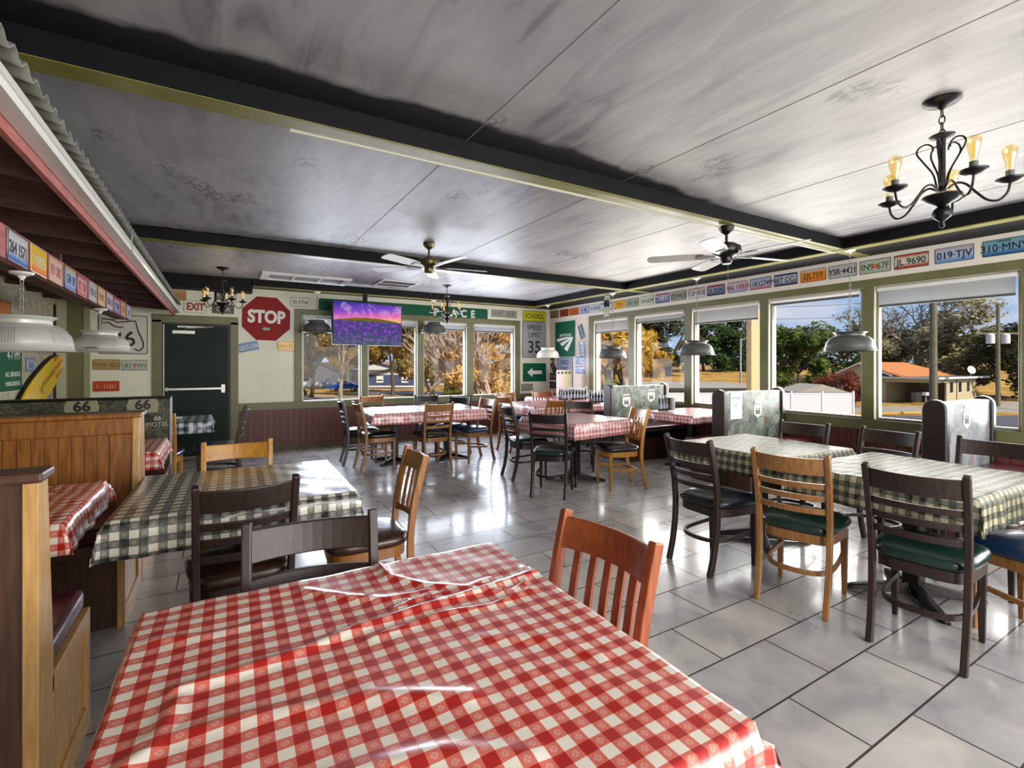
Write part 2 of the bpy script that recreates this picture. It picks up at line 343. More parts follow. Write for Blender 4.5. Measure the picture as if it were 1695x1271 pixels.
# ceiling beams with an olive strip along their underside
def beam(n, bx, strip):
    b = struct(bx, 'beam', m_black); s = strip.build('trim', m_olive2, b, smooth=True); return b
def strip_x(x0, x1, y, w):
    pts = [(x0, y+w/2, SZ), (x1, y+w/2, SZ)]; return MB().sweep(pts, 1, up=(0, 1, 0), sect=[(w/2, 0), (w/2*.8, .012), (0, .02), (-w/2*.8, .012), (-w/2, 0), (-w/2, -.004), (w/2, -.004)])
for by in (2.62, 5.83):
    bm = MB().box(LX, WX, by, by+.13, SZ, CZ)
    b = struct(bm, 'beam', m_black)
    struct(strip_x(LX, WX-.005, by, .13), 'trim_6', m_olive2, smooth=True)
# soffit along the right wall and the far wall
struct(MB().box(5.60, 5.72, BY, WY, SZ, CZ).box(5.72, WX, BY, WY, SZ+.004, CZ), 'soffit_right', m_black)
struct(MB().box(5.60, 5.72, BY, 8.52, SZ-.012, SZ), 'trim_7', m_olive2, bevel=.003)
struct(MB().box(.42, 5.6, 8.50, 8.60, SZ, CZ).box(.42, 5.6, 8.60, WY, SZ+.004, CZ), 'soffit_far', m_black)
struct(MB().box(.42, 5.72, 8.50, 8.60, SZ-.012, SZ), 'trim_8', m_olive2, bevel=.003)
struct(MB().box(LX, .42, 8.55, WY, 2.53, CZ), 'soffit_left', m_black)
# ceiling joints
ceil_seam = pm('ceiling_seam', '#8a8988', .7)
mb = MB()
for x in (1.25, 2.5, 3.75, 5.0): mb.box(x-.002, x+.002, BY, 2.62, CZ-.002, CZ).box(x-.002, x+.002, 2.75, 5.83, CZ-.002, CZ).box(x-.002, x+.002, 5.96, 8.5, CZ-.002, CZ)
struct(mb, 'trim_9', ceil_seam)
# windows
m_glass = thinglass('window_glass', (.985, .99, .985, 1), .006)
m_alu = pm('cream_window_frame', '#85877a', .4, .1)
m_shade = thinglass('sheer_roller_shade', (.42, .44, .46, 1), .0)
def shade_mat():
    m = bpy.data.materials.new('grey_roller_shade'); m.use_nodes = True; N = m.node_tree.nodes; L = m.node_tree.links
    b = N['Principled BSDF']; b.inputs['Base Color'].default_value = lin('#7f8082'); b.inputs['Roughness'].default_value = .8
    t = N.new('ShaderNodeBsdfTranslucent'); t.inputs[0].default_value = lin('#c5c7c8'); tr = N.new('ShaderNodeBsdfTransparent'); x = N.new('ShaderNodeMixShader'); y = N.new('ShaderNodeMixShader')
    x.inputs[0].default_value = .3; y.inputs[0].default_value = .25; o = [q for q in N if q.type == 'OUTPUT_MATERIAL'][0]
    L.new(b.outputs[0], x.inputs[1]); L.new(t.outputs[0], x.inputs[2]); L.new(x.outputs[0], y.inputs[1]); L.new(tr.outputs[0], y.inputs[2]); L.new(y.outputs[0], o.inputs[0]); return m
m_shade = shade_mat(); m_bar = pm('shade_bar', '#4b4c4a', .5)
def window(n, wall, a, b, z, shade_z):
    def bx(mb, p0, p1, d0, d1, z0, z1):
        if wall == 'far': mb.box(p0, p1, WY+d0, WY+d1, z0, z1)
        else: mb.box(WX+d0, WX+d1, p0, p1, z0, z1)
    f = MB(); w = .028
    bx(f, a, a+w, .03, .08, z[0], z[1]); bx(f, b-w, b, .03, .08, z[0], z[1]); bx(f, a+w, b-w, .03, .08, z[1]-w, z[1]); bx(f, a+w, b-w, .03, .08, z[0], z[0]+w)
    o = struct(f, 'window_%d' % n, m_alu, bevel=.003)
    g = MB(); bx(g, a+w, b-w, .052, .056, z[0]+w, z[1]-w); g.build('glass', m_glass, o)
    s = MB(); bx(s, a, b, -.03, .03, z[0]-.012, z[0]); s.build('sill', m_olive, o)
    if shade_z:
        who = {'far': 'far', 'right': 'right'}[wall]
        yk = (a+b)/2
        r = empty('roller_shade', (0, 0, 0))
        c = MB(); d = .018
        if wall == 'far': c.sweep([(a+.03, WY+.0, z[1]-.035), (b-.03, WY+.0, z[1]-.035)], .024, 12)
        else: c.sweep([(WX+.0, a+.03, z[1]-.035), (WX+.0, b-.03, z[1]-.035)], .024, 12)
        c.build('roller_tube', m_whitemetal, r, smooth=True)
        c = MB(); bx(c, a+.04, b-.04, .010, .0115, shade_z, z[1]-.035); c.build('fabric', m_shade, r)
        c = MB(); bx(c, a+.04, b-.04, .004, .018, shade_z-.022, shade_z); c.build('bottom_bar', m_bar, r, bevel=.003)
        return r
FN = ['first', 'second', 'third', 'fourth', 'fifth']
wn = 0
for i, (a, b) in enumerate(FW):
    wn += 1; r = window(wn, 'far', a, b, FZ, (2.02, 2.12, 2.10, 2.09)[i])
    tag(r, 'short roller shade on the %s far-wall window from the blank cream panel' % FN[i], 'shade', 'roller shades on the far windows')
for i, (a, b) in enumerate(reversed(RW)):
    wn += 1; r = window(wn, 'right', a, b, RZ, (2.03, 2.14, 2.04, 2.20, 2.06)[i])
    tag(r, 'grey roller shade at the top of the %s window from the corner, right wall' % FN[i], 'shade', 'roller shades on the right windows')
for (a, b) in RW2:
    wn += 1; window(wn, 'right', a, b, RZ, None)
# door in the far wall with casing
m_dgreen = pm('dark_green_door', '#0e241c', .55, 0, '#0b1d16', 2, bump=.05, spec=.25)
mb = MB(); mb.box(-.87, -.75, WY-.022, WY, 0, 2.07).box(.125, .235, WY-.022, WY, 0, 2.07).box(-.87, .235, WY-.022, WY, 2.03, 2.15)
struct(mb, 'trim_10', m_olive, bevel=.004)
mb = MB(); mb.box(-.75, -.72, WY-.012, WY, 0, 2.03).box(.095, .125, WY-.012, WY, 0, 2.03).box(-.72, .095, WY-.012, WY, 2.0, 2.03)
struct(mb, 'trim_11', m_blk)
d = struct(MB().box(-.72, .095, WY-.010, WY-.001, .01, 2.0), 'door_1', m_dgreen)
mb = MB().box(-.55, -.03, WY-.014, WY-.010, 1.18, 1.80); mb.build('panel', m_dgreen, d, bevel=.003)
mb = MB().box(-.715, .04, WY-.055, WY-.030, 1.02, 1.055).box(.0, .055, WY-.045, WY-.010, .97, 1.10).box(-.715, -.67, WY-.035, WY-.010, 1.01, 1.065); mb.build('push_bar', m_steel, d, bevel=.004)
mb = MB().box(-.62, -.34, WY-.05, WY-.010, 1.87, 1.915).sweep([(-.48, WY-.055, 1.915), (-.44, WY-.07, 1.95), (-.10, WY-.05, 1.985)], .008, 6).box(-.56, -.2, WY-.02, WY-.01, 1.965, 1.985); mb.build('door_closer', m_steel, d)
mb = MB().box(-.735, -.722, WY-.02, WY-.012, .1, 2.0); mb.build('edge_strip', m_whitemetal, d)
# left end of the far wall: recess, pale column
struct(box1(-1.80, -1.63, WY-.02, WY, 0, 2.45), 'trim_12', pm('dark_olive_panel', '#6d6b45', .6))
struct(box1(-1.63, -1.565, WY-.03, WY, 0, 2.45), 'trim_13', pm('pale_olive', '#8f936c', .5))
struct(box1(-1.90, -1.81, WY-.09, WY, 0, 2.45), 'column_1', pm('cream_post', '#bdbb9c', .5))
struct(box1(-1.90, -1.885, 8.62, 8.70, 0, 2.2), 'trim_14', m_blk)
# ================================================================ floor-standing furniture
w_dark = wood('dark_espresso_wood', '#2e1d18', '#1d110e', .45, .05)
w_blk = wood('near_black_wood', '#1c1415', '#0f0b0c', .36, .15)
w_oak = wood('honey_oak_wood', '#9c6428', '#7a4a1a', .34, .35)
w_tan = wood('light_oak_wood', '#94683a', '#7c5228', .36, .3)
w_org = wood('orange_stained_wood', '#96491a', '#7a3710', .34, .35)
w_yel = wood('yellow_oak_wood', '#c08628', '#a06c1a', .34, .35)
w_booth = wood('booth_oak_wood', '#95602a', '#744516', .36, .2)
w_bpale = wood('booth_end_oak', '#c29a60', '#a98048', .32, .4)
w_bdark = wood('booth_brown_board', '#4e3020', '#3a2216', .5, .05)
def vinyl(n, c, c2): return pm(n, c, .28, 0, c2, 5, bump=.12, bscale=25, coat=.2)
v_green = vinyl('green_vinyl', '#12302a', '#0e2621'); v_blue = vinyl('blue_vinyl', '#1c3556', '#16294a'); v_navy = vinyl('navy_vinyl', '#151b27', '#10141f')
v_black = vinyl('black_vinyl', '#121214', '#0d0d10'); v_brown = vinyl('brown_vinyl', '#3a2119', '#2c1812'); v_maroon = vinyl('maroon_vinyl', '#4d1520', '#421019')
SEATC = {'green': v_green, 'blue': v_blue, 'navy': v_navy, 'black': v_black, 'brown': v_brown}
WOODC = {'dark': w_dark, 'black': w_blk, 'oak': w_oak, 'tan': w_tan, 'orange': w_org, 'yellow': w_yel}
BP = [(0, -.270), (.12, -.235), (.24, -.212), (.36, -.200), (.46, -.200), (.58, -.210), (.70, -.232), (.80, -.256), (.905, -.285)]
def yb(z):
    for (z0, y0), (z1, y1) in zip(BP, BP[1:]):
        if z <= z1: return y0+(y1-y0)*(z-z0)/(z1-z0)
    return BP[-1][1]
def xb(z): return .178+.014*z
def rail(z0, z1, bow=.042, th=.018, n=12, crown=0.0):
    rr = []
    for i in range(n+1):
        s = -1+2*i/n; hw = xb((z0+z1)/2)-.008; x = s*hw; dy = -bow*(1-s*s); zt = z1+crown*(1-s*s)
        rr.append([Vector((x, yb(z0)+dy-th/2, z0)), Vector((x, yb(z0)+dy+th/2, z0)), Vector((x, yb(zt)+dy+th/2, zt)), Vector((x, yb(zt)+dy-th/2, zt))])
    return MB().rings(rr)
def outline(sc_, z, n=36):
    o = []
    for k in range(n):
        a = 2*math.pi*k/n; c, s = math.cos(a), math.sin(a); e = 2/4.2
        y = .215*math.copysign(abs(s)**e, s)*sc_; hw = .208+.018*(y/.215); x = hw*math.copysign(abs(c)**e, c)*sc_
        o.append(Vector((x, y+.012, z)))
    return o
def make_chair(style, wood_, seat):
    wm, sm = WOODC[wood_], SEATC[seat]
    r = empty('dining_chair')
    MB().rings([outline(.93, .430), outline(.99, .434), outline(1.03, .450), outline(1.03, .466), outline(.97, .484), outline(.80, .496), outline(.45, .502), outline(.1, .503)]).build('seat', sm, r, smooth=True, ang=60)
    MB().rings([outline(.93, .372), outline(.95, .375), outline(.95, .428), outline(.93, .430)]).build('seat_frame', wm, r, smooth=True)
    for s in (-1, 1):
        pts = []; rs = []
        for i in range(15):
            z = .905*i/14; pts.append((s*xb(z), yb(z), z))
        MB().sweep(pts, [1]*15, up=(1, 0, 0), sect=[(-.0145, -.019), (.0145, -.019), (.0145, .019), (-.0145, .019)]).build('leg', wm, r, bevel=.005)
        rr = []
        for z, h in ((0, .0125), (.2, .016), (.40, .019)):
            cx, cy = s*.178, .172; rr.append([Vector((cx-h, cy-h, z)), Vector((cx+h, cy-h, z)), Vector((cx+h, cy+h, z)), Vector((cx-h, cy+h, z))])
        MB().rings(rr).build('leg', wm, r, bevel=.004)
    # bent hoop stretcher
    pts = cat([(-.165, .172, .235), (-.172, .05, .225), (-.166, -.09, .215), (-.125, -.170, .21), (-.05, -.200, .208), (.05, -.200, .208), (.125, -.170, .21), (.166, -.09, .215), (.172, .05, .225), (.165, .172, .235)], 2)
    MB().sweep(pts, 1, up=(0, 0, 1), sect=[(.013, .008), (-.013, .008), (-.013, -.008), (.013, -.008)]).build('stretcher', wm, r, smooth=True, ang=50)
    rail(.785, .885, crown=-.004).build('top_rail', wm, r, bevel=.005)
    if style == 'ladder':
        for z in (.705, .635, .560): rail(z, z+.034, th=.014).build('slat', wm, r, bevel=.003)
    elif style == 'window':
        rail(.640, .672, th=.016).build('slat', wm, r, bevel=.003)
    else:
        rail(.530, .568, th=.018).build('lower_rail', wm, r, bevel=.003)
        for k in range(5):
            s = -1+2*(k+1)/6; x = s*(xb(.7)-.008); dy = -.042*(1-s*s)
            MB().sweep([(x, yb(z)+dy, z) for z in (.566, .64, .71, .787)], 1, up=(1, 0, 0), sect=[(-.0135, -.006), (.0135, -.006), (.0135, .006), (-.0135, .006)]).build('slat', wm, r)
    return r
PROTO = {}
def chair(style, wood_, seat, bx, by, fx, fy, label, group):
    """bx,by: middle of the back at floor; fx,fy: facing direction"""
    k = (style, wood_, seat)
    if k in PROTO: o = copy_tree(PROTO[k])
    else: o = PROTO[k] = make_chair(style, wood_, seat)
    l = math.hypot(fx, fy); fx /= l; fy /= l
    o.location = (bx+.27*fx, by+.27*fy, 0); o.rotation_euler = (0, 0, math.atan2(-fx, fy))
    tag(o, label, 'chair', group); return o
# near tables
chair('ladder', 'dark', 'brown', .257, 1.70, -.12, -1, 'dark ladder-back chair at the far side of the nearest red checked table', 'chairs round the nearest red table')
chair('slat', 'orange', 'brown', 1.02, 1.155, -1, -.06, 'orange-brown vertical-slat chair at the right side of the nearest red checked table', 'chairs round the nearest red table')
chair('ladder', 'dark', 'brown', .10, 2.385, -.08, 1, 'dark ladder-back chair with brown seat at the near side of the left black checked table', 'chairs round the left black checked table')
chair('slat', 'oak', 'brown', .965, 2.73, -1, .08, 'oak vertical-slat chair at the right side of the left black checked table', 'chairs round the left black checked table')
chair('window', 'yellow', 'brown', .095, 3.66, -.05, -1, 'yellow oak chair at the far side of the left black checked table', 'chairs round the left black checked table')
chair('ladder', 'dark', 'blue', .235, 6.62, -1, .05, 'dark ladder-back chair with blue seat standing side-on before the green door', 'chairs at the small black checked booth table')
chair('window', 'yellow', 'blue', -.60, 6.06, .1, 1, 'light oak chair glimpsed beside the small black checked booth table', 'chairs at the small black checked booth table')
# group C, double red table by the far windows
g = 'chairs round the double red table'
chair('ladder', 'black', 'navy', 1.47, 7.18, 1, -.1, 'black ladder-back chair at the left end of the double red table', g)
chair('slat', 'tan', 'black', 1.56, 6.64, 1, .02, 'tan vertical-slat chair at the near left corner of the double red table', g)
chair('ladder', 'tan', 'black', 2.48, 6.03, -.03, 1, 'tan ladder-back chair at the near side of the double red table', g)
chair('ladder', 'tan', 'blue', 3.45, 6.50, -1, -.1, 'tan ladder-back chair with blue seat at the right end of the double red table', g)
chair('window', 'oak', 'navy', 2.12, 8.05, .15, -1, 'oak chair with its top rail showing against the second far window', g)
chair('ladder', 'black', 'navy', 2.95, 7.75, -.1, -1, 'black chair left of the two dark ones beyond the double red table', g)
chair('ladder', 'black', 'blue', 3.28, 7.10, -1, -.7, 'black chair with blue seat at the far right of the double red table', g)
# group D
g = 'chairs round the middle red table'
chair('ladder', 'black', 'green', 3.04, 5.22, 1, -.15, 'black ladder-back chair at the left side of the middle red table', g)
chair('ladder', 'black', 'green', 2.94, 4.20, .9, .82, 'black ladder-back chair with green seat at the near side of the middle red table', g)
chair('slat', 'yellow', 'black', 4.18, 4.12, -1, .32, 'yellow oak vertical-slat chair at the right side of the middle red table', g)
chair('ladder', 'dark', 'black', 4.32, 5.42, -.6, -.8, 'dark chair facing the camera beyond the middle red table', g)
# group E
g = 'chairs round the corner red table'
chair('slat', 'oak', 'navy', 4.22, 5.76, .1, 1, 'oak vertical-slat chair with its back to the room, corner red table', g)
chair('ladder', 'oak', 'navy', 3.92, 6.85, 1, .1, 'oak ladder-back chair at the left side of the corner red table', g)
chair('window', 'oak', 'navy', 4.55, 7.85, .1, -1, 'oak chair beyond the corner red table, under the last far window', g)
chair('slat', 'orange', 'navy', 5.30, 7.75, -.3, -1, 'orange oak chair at the corner red table, below the green arrow sign', g)
# group R
g = 'chairs round the two right black checked tables'
chair('ladder', 'dark', 'navy', 2.77, 2.27, 1, -.06, 'dark ladder-back chair with navy seat, farthest left at the right black checked tables', g)
chair('ladder', 'tan', 'green', 2.80, 1.59, .98, .24, 'light oak ladder-back chair with green seat at the right black checked tables', g)
chair('ladder', 'dark', 'green', 2.84, 1.02, .98, .13, 'dark ladder-back chair with green seat, nearest at the right black checked tables', g)
chair('window', 'dark', 'black', 4.39, 2.37, -1, -.1, 'dark chair between the notice booth back and the right black checked tables', g)
chair('ladder', 'dark', 'black', 4.46, 1.76, -1, .1, 'dark chair beyond the right black checked tables, under the window mullion', g)
chair('window', 'dark', 'brown', 4.44, 1.14, -1, .0, 'dark chair before the white-patterned booth back at the right edge', g)
chair('ladder', 'tan', 'blue', 3.50, .50, .3, 1, 'chair cut by the right edge with a blue seat and tan legs', g)
# tables
m_iron = pm('black_cast_iron', '#0e0e10', .45, .3, bump=.1)
m_top = pm('laminate_table_top', '#3a2a20', .4)
def make_table(w, d, arm=.30):
    r = empty('dining_table')
    box1(-w/2+.02, w/2-.02, -d/2+.02, d/2-.02, .722, .752).build('table_top', m_top, r, bevel=.005)
    MB().box(-.045, .045, -.045, .045, .05, .70).box(-.20, .20, -.03, .03, .70, .722).box(-.03, .03, -.20, .20, .70, .722).build('column', m_iron, r, bevel=.01)
    for k in range(4):
        a = R(45+90*k); M = Matrix.Rotation(a, 4, 'Z')
        rr = []
        for x, z0, z1, h in ((.03, .015, .085, .034), (.18, .012, .06, .032), (arm+.02, .008, .036, .028), (arm+.06, .0, .022, .02)):
            rr.append([M @ Vector((x, -h, z0)), M @ Vector((x, h, z0)), M @ Vector((x, h*.7, z1)), M @ Vector((x, -h*.7, z1))])
        MB().rings(rr).build('base_foot', m_iron, r, bevel=.006)
    return r
g_red = gingham('red_gingham_vinyl', '#a81e18', '#cf6a5c', '#e4dccf', .052)
g_redf = gingham('faded_red_gingham_vinyl', '#a32423', '#cb7a72', '#d9cfd2', .052, .25, '#d8d0d6')
g_blk = gingham('black_gingham_vinyl', '#15181a', '#62645c', '#d6d2c2', .065, .12, '#b9b8ae')
g_blkf = gingham('faded_black_gingham_vinyl', '#1b201c', '#5d5c49', '#b2ab8c', .060, .35, '#7c8279', .05, .5, .15)
def speck_mat():
    return g_blk
def cloth(name, w, d, over, mat, x, y, rz, label, group, res=.03, ridges=(), seed=1, z=.756, wrinkle=.002, part=None, topmat=None):
    rnd = random.Random(seed); ph = [rnd.uniform(0, 6.28) for _ in range(8)]
    def axis(l):
        n = max(2, int(l/res)); a = [-l/2+l*i/n for i in range(n+1)]; k = 5
        pre = [-l/2-over*(k-i)/k for i in range(k)]; post = [l/2+over*(i+1)/k for i in range(k)]
        return pre+a+post
    A, B = axis(w), axis(d); vs = []; uv = []
    for b in B:
        for a in A:
            ox = max(abs(a)-w/2, 0); oy = max(abs(b)-d/2, 0); sx = math.copysign(1, a); sy = math.copysign(1, b)
            X = max(-w/2, min(w/2, a)); Y = max(-d/2, min(d/2, b)); drop = max(ox, oy); Z = -drop; 
            rp_ = .010*math.sin(a*23+ph[0])+.007*math.sin(a*41+ph[1]) if oy > 0 else 0; rq = .010*math.sin(b*21+ph[2])+.007*math.sin(b*37+ph[3]) if ox > 0 else 0
            fr = min(1, drop/over*1.2)
            if oy > 0: Y += sy*(.012*min(1, oy/.03)+.010*fr+rp_*fr*.6)
            if ox > 0: X += sx*(.012*min(1, ox/.03)+.010*fr+rq*fr*.6)
            if ox > 0 and oy > 0:
                e = min(ox, oy)*.16; X += sx*e; Y += sy*e; Z = -drop
            if drop == 0 or drop < .02:
                Z += wrinkle*(math.sin(a*14+ph[4]+2*math.sin(b*7+ph[5]))*math.sin(b*11+ph[6])+.6*math.sin(a*31+b*27+ph[7]))
                rg = 0
                for (x0, y0, x1, y1, h, s) in ridges:
                    dx, dy = x1-x0, y1-y0; l2 = dx*dx+dy*dy; t_ = max(0, min(1, ((X-x0)*dx+(Y-y0)*dy)/l2)); qx, qy = x0+t_*dx, y0+t_*dy
                    dd = math.hypot(X-qx, Y-qy); rg = max(rg, h*math.exp(-(dd/s)**2))
                if drop == 0: Z += rg
            vs.append((X, Y, Z)); uv.append((a+5, b+5))
    nx = len(A); fs = [(j*nx+i, j*nx+i+1, (j+1)*nx+i+1, (j+1)*nx+i) for j in range(len(B)-1) for i in range(nx-1)]
    mb = MB(); mb.add(vs, fs, uv); o = mb.build('tablecloth', mat, None, smooth=True, ang=70)
    sm = o.modifiers.new('thick', 'SOLIDIFY'); sm.thickness = .0015; sm.offset = 1
    o.location = (x, y, z); o.rotation_euler = (0, 0, rz); tag(o, label, 'tablecloth', group); return o
TP = {}
def table(w, d, x, y, rz, over, mat, tl, cl, g, arm=.30, **k):
    key = (w, d)
    if key in TP: o = copy_tree(TP[key])
    else: o = TP[key] = make_table(w, d, arm)
    o.location = (x, y, 0); o.rotation_euler = (0, 0, rz); tag(o, tl, 'table', 'pedestal tables under checked cloths')
    cloth('c', w, d, over, mat, x, y, rz, cl, 'checked tablecloths', **k)
    return o
# nearest red table: rucked plastic cloth
RID = []
for P_, h_, s_w in (([(.10, .55), (.104, .404), (.18, .298), (.264, .23), (.379, .135)], .009, .013), ([(-.40, .10), (-.207, .114), (-.026, .164), (.133, .173), (.244, .186), (.517, .215)], .011, .016),
        ([(-.13, .44), (-.03, .33), (.056, .27), (.18, .262)], .007, .016), ([(.06, .20), (.16, .235), (.26, .215), (.36, .245)], .008, .011), ([(.10, .235), (.20, .20), (.30, .20)], .006, .009), ([(-.02, .10), (.16, .12), (.30, .10), (.44, .13)], .006, .014),
        ([(-.43, -.03), (-.245, -.058), (-.089, -.093), (.09, -.2)], .007, .022), ([(-.40, -.22), (-.2, -.26), (0, -.30), (.12, -.38)], .007, .024), ([(-.47, .34), (-.36, .30), (-.25, .31)], .005, .016), ([(.20, -.02), (.33, -.10), (.40, -.22)], .004, .02), ([(.379, .135), (.44, .17), (.50, .26)], .008, .014), ([(-.50, -.12), (-.42, -.05), (-.40, .06)], .008, .018)):
    for a_, b_ in zip(P_, P_[1:]): RID.append((*a_, *b_, h_, s_w))
table(1.02, 1.03, .325, 1.055, R(-1.0), .17, g_red, 'pedestal table under the nearest red checked cloth', 'rucked red and white checked cloth on the nearest table', 'checked tablecloths', res=.008, ridges=RID, seed=3, wrinkle=.0018)
table(1.0, .95, .105, 3.02, R(-1.5), .155, g_blk, 'pedestal table under the black checked cloth at left', 'black and white checked cloth on the left table before the booths', 'checked tablecloths', res=.025, seed=5, wrinkle=.0012)
table(.90, .92, 3.74, 2.36, R(-2), .16, g_blkf, 'pedestal table under the farther black checked cloth at right', 'black checked cloth on the farther of the two right tables', 'checked tablecloths', res=.025, seed=6, wrinkle=.002)
table(1.0, .90, 3.62, 1.30, R(-2), .17, g_blkf, 'pedestal table under the nearer black checked cloth at right', 'black checked cloth on the nearer of the two right tables', 'checked tablecloths', res=.025, seed=8, wrinkle=.002)
table(.78, 1.05, 2.16, 6.94, R(-4), .155, g_redf, 'left pedestal table of the double red table', 'red checked cloth on the left half of the double table', 'checked tablecloths', seed=9)
table(.80, 1.05, 2.96, 6.90, R(-4), .155, g_redf, 'right pedestal table of the double red table', 'red checked cloth on the right half of the double table', 'checked tablecloths', seed=10)
table(.94, .94, 3.70, 4.70, R(6), .17, g_redf, 'pedestal table under the middle red checked cloth', 'red checked cloth on the middle table between black and oak chairs', 'checked tablecloths', seed=11)
table(1.02, .98, 4.72, 6.88, R(2), .17, g_redf, 'pedestal table under the red cloth nearest the corner', 'red checked cloth on the free-standing table nearest the corner', 'checked tablecloths', seed=12)
table(.72, .95, 5.72, 7.95, 0, .12, g_redf, 'booth table in the corner under the green railway sign', 'red checked cloth on the corner booth table beneath the green signs', 'checked tablecloths', seed=13)
table(.86, 1.14, 5.62, 6.75, 0, .12, g_redf, 'booth table laid with bottle clusters before the first right windows', 'red checked cloth under the bottle clusters by the corner windows', 'checked tablecloths', seed=14)
table(1.02, .84, 5.60, 4.53, 0, .10, g_redf, 'booth table between the two patterned booth backs on the right', 'red checked cloth on the right booth table with the napkin box', 'checked tablecloths', seed=15)
table(1.15, .86, -1.125, 3.06, 0, .12, g_red, 'booth table inside the nearest wooden booth', 'red checked cloth on the booth table inside the nearest wooden booth', 'checked tablecloths', seed=16, wrinkle=.004)
table(1.1, .78, -.96, 4.86, 0, .13, g_red, 'booth table beyond the tall wooden booth back', 'red checked cloth on the booth table below the dark patterned panel', 'checked tablecloths', seed=17)
table(.95, .80, -.58, 7.0, 0, .13, gingham('blue_black_gingham', '#16242c', '#5b6a78', '#cdd3da', .09), 'small table by the green door', 'dark blue and white checked cloth on the table by the green door', 'checked tablecloths', seed=18)
# ================================================================ booths
def collage(name, a, b, c, d, sc_=7.0):
    m, N, L, bs = newmat(name); setp(bs, .45, 0, .1, .4)
    tc = N.new('ShaderNodeTexCoord')
    v = N.new('ShaderNodeTexVoronoi'); v.inputs['Scale'].default_value = sc_; L.new(tc.outputs['Object'], v.inputs[0]); s = N.new('ShaderNodeSeparateColor'); L.new(v.outputs['Color'], s.inputs[0])
    n = N.new('ShaderNodeTexNoise'); n.inputs['Scale'].default_value = sc_*2.2; n.inputs['Detail'].default_value = 7; n.inputs['Distortion'].default_value = 2.5; L.new(tc.outputs['Object'], n.inputs[0])
    r = N.new('ShaderNodeValToRGB'); e = r.color_ramp.elements; e[0].position = .30; e[0].color = lin(a); e[1].position = .74; e[1].color = lin(d); q = e.new(.45); q.color = lin(b); q = e.new(.58); q.color = lin(c)
    L.new(M_(N, L, 'MULTIPLY_ADD', s.outputs[0], .26, M_(N, L, 'MULTIPLY', n.outputs[0], .76)), r.inputs[0])
    r2 = N.new('ShaderNodeValToRGB'); r2.color_ramp.elements[0].position = .90; r2.color_ramp.elements[1].position = .92; L.new(s.outputs[1], r2.inputs[0])
    cc = mix(N, L, M_(N, L, 'MULTIPLY', r2.outputs[0], .45), r.outputs[0], lin('#74423a')); L.new(cc, bs.inputs['Base Color']); return m
f_route = collage('route_print_vinyl', '#252b26', '#46514a', '#6a746a', '#8a9288', 13); f_dark = collage('dark_route_print_vinyl', '#16180f', '#2c3024', '#4a4f3c', '#6a6d55', 6)
f_pale = collage('pale_route_print_vinyl', '#50565c', '#6c7278', '#858a90', '#9a9da0', 11)
v_post = pm('dark_brown_vinyl_edge', '#241a17', .4, 0, '#1d1512', 4, bump=.1, coat=.1)
def shield(parent, x, z, y, s=.165, prefix='ROUTE'):
    M = Matrix(((1, 0, 0), (0, 0, -1), (0, 1, 0))).to_4x4()
    pts = [(-.5, .30), (-.36, .46), (-.15, .40), (0, .46), (.15, .40), (.36, .46), (.5, .30), (.44, .08), (.5, -.12), (.36, -.34), (.12, -.44), (0, -.52), (-.12, -.44), (-.36, -.34), (-.5, -.12), (-.44, .08)]
    mb = MB().prism([(p*s, q*s) for p, q in pts], 0, .002, M); o = mb.build('route_shield', m_wht, parent); o.location = (x, y, z)
    t_ = text('66', s*.62, m_blk, o, 0, 0, 0, .95, .004, name='number'); t_.rotation_euler = (R(90), 0, 0); t_.location = (0, -.003, -s*.05)
    t_ = text(prefix, s*.26, m_wht, o, 0, 0, 0, .9, .001, name='lettering'); t_.rotation_euler = (R(90), 0, 0); t_.location = (0, -.003, s*.62)
    return o
def booth_right(y, front, back, fmat, label, x0=4.98, sh=()):
    """y: face of the back towards the room's near end"""
    r = empty('booth_bench', (x0, y, 0), 0, label, 'booth bench', 'upholstered booth benches along the right windows'); L_ = WX-.03-x0; th = .13; h = 1.10
    MB().box(.07, L_-.07, .004, th-.004, .10, h-.02).build('backrest', fmat, r, bevel=.012)
    rr = []
    n = 16
    prof = [(-.0, .0)]
    for nm, xx in (('end_post', 0), ('end_post', L_-.075)):
        poly = []
        for k in range(n+1):
            a = math.pi*k/n; poly.append((th/2-(th/2+.02)*math.cos(a), h-.07+.08*math.sin(a)))
        poly += [(th+.02, 0), (-.02, 0)]
        M = Matrix(((0, 0, 1), (1, 0, 0), (0, 1, 0))).to_4x4()
        MB().prism(poly, xx, xx+.075, M).build(nm, v_post, r, smooth=True, bevel=.012)
    def seat(y0, y1, k):
        MB().box(.02, L_-.02, y0, y1, .445, .50).build('seat_cushion', v_maroon, r, bevel=.02, seg=3)
        MB().box(.01, L_, y0 if k > 0 else y0-.015, y1 if k < 0 else y1+.015, .34, .452).build('seat_edge', v_black, r, bevel=.015)
        yy0, yy1 = (y0+.08, y1) if k < 0 else (y0, y1-.08)
        b_ = MB(); nb = 10
        for i in range(nb): b_.box(.03+(L_-.06)*i/nb+.003, .03+(L_-.06)*(i+1)/nb-.003, yy0, yy1, 0, .34)
        b_.build('base', w_bdark, r)
    if front: seat(-front, -.012, -1)
    if back: seat(th+.012, th+back, 1)
    for (sx_, sz_) in sh: shield(r, sx_, sz_, .002)
    return r
booth_right(5.50, .42, .40, f_route, 'green-grey route print booth bench nearest the corner on the right', sh=((.33, .84), (.86, .90), (.50, .60)))
b2 = booth_right(3.60, .40, .42, f_route, 'route print booth bench with a paper notice on its back', sh=((.68, .84),))
booth_right(1.62, .42, .42, f_pale, 'pale route print booth bench nearest the camera on the right', x0=5.07, sh=((.50, .93),))
m_paper = pm('white_paper', '#c9d3e0', .7)
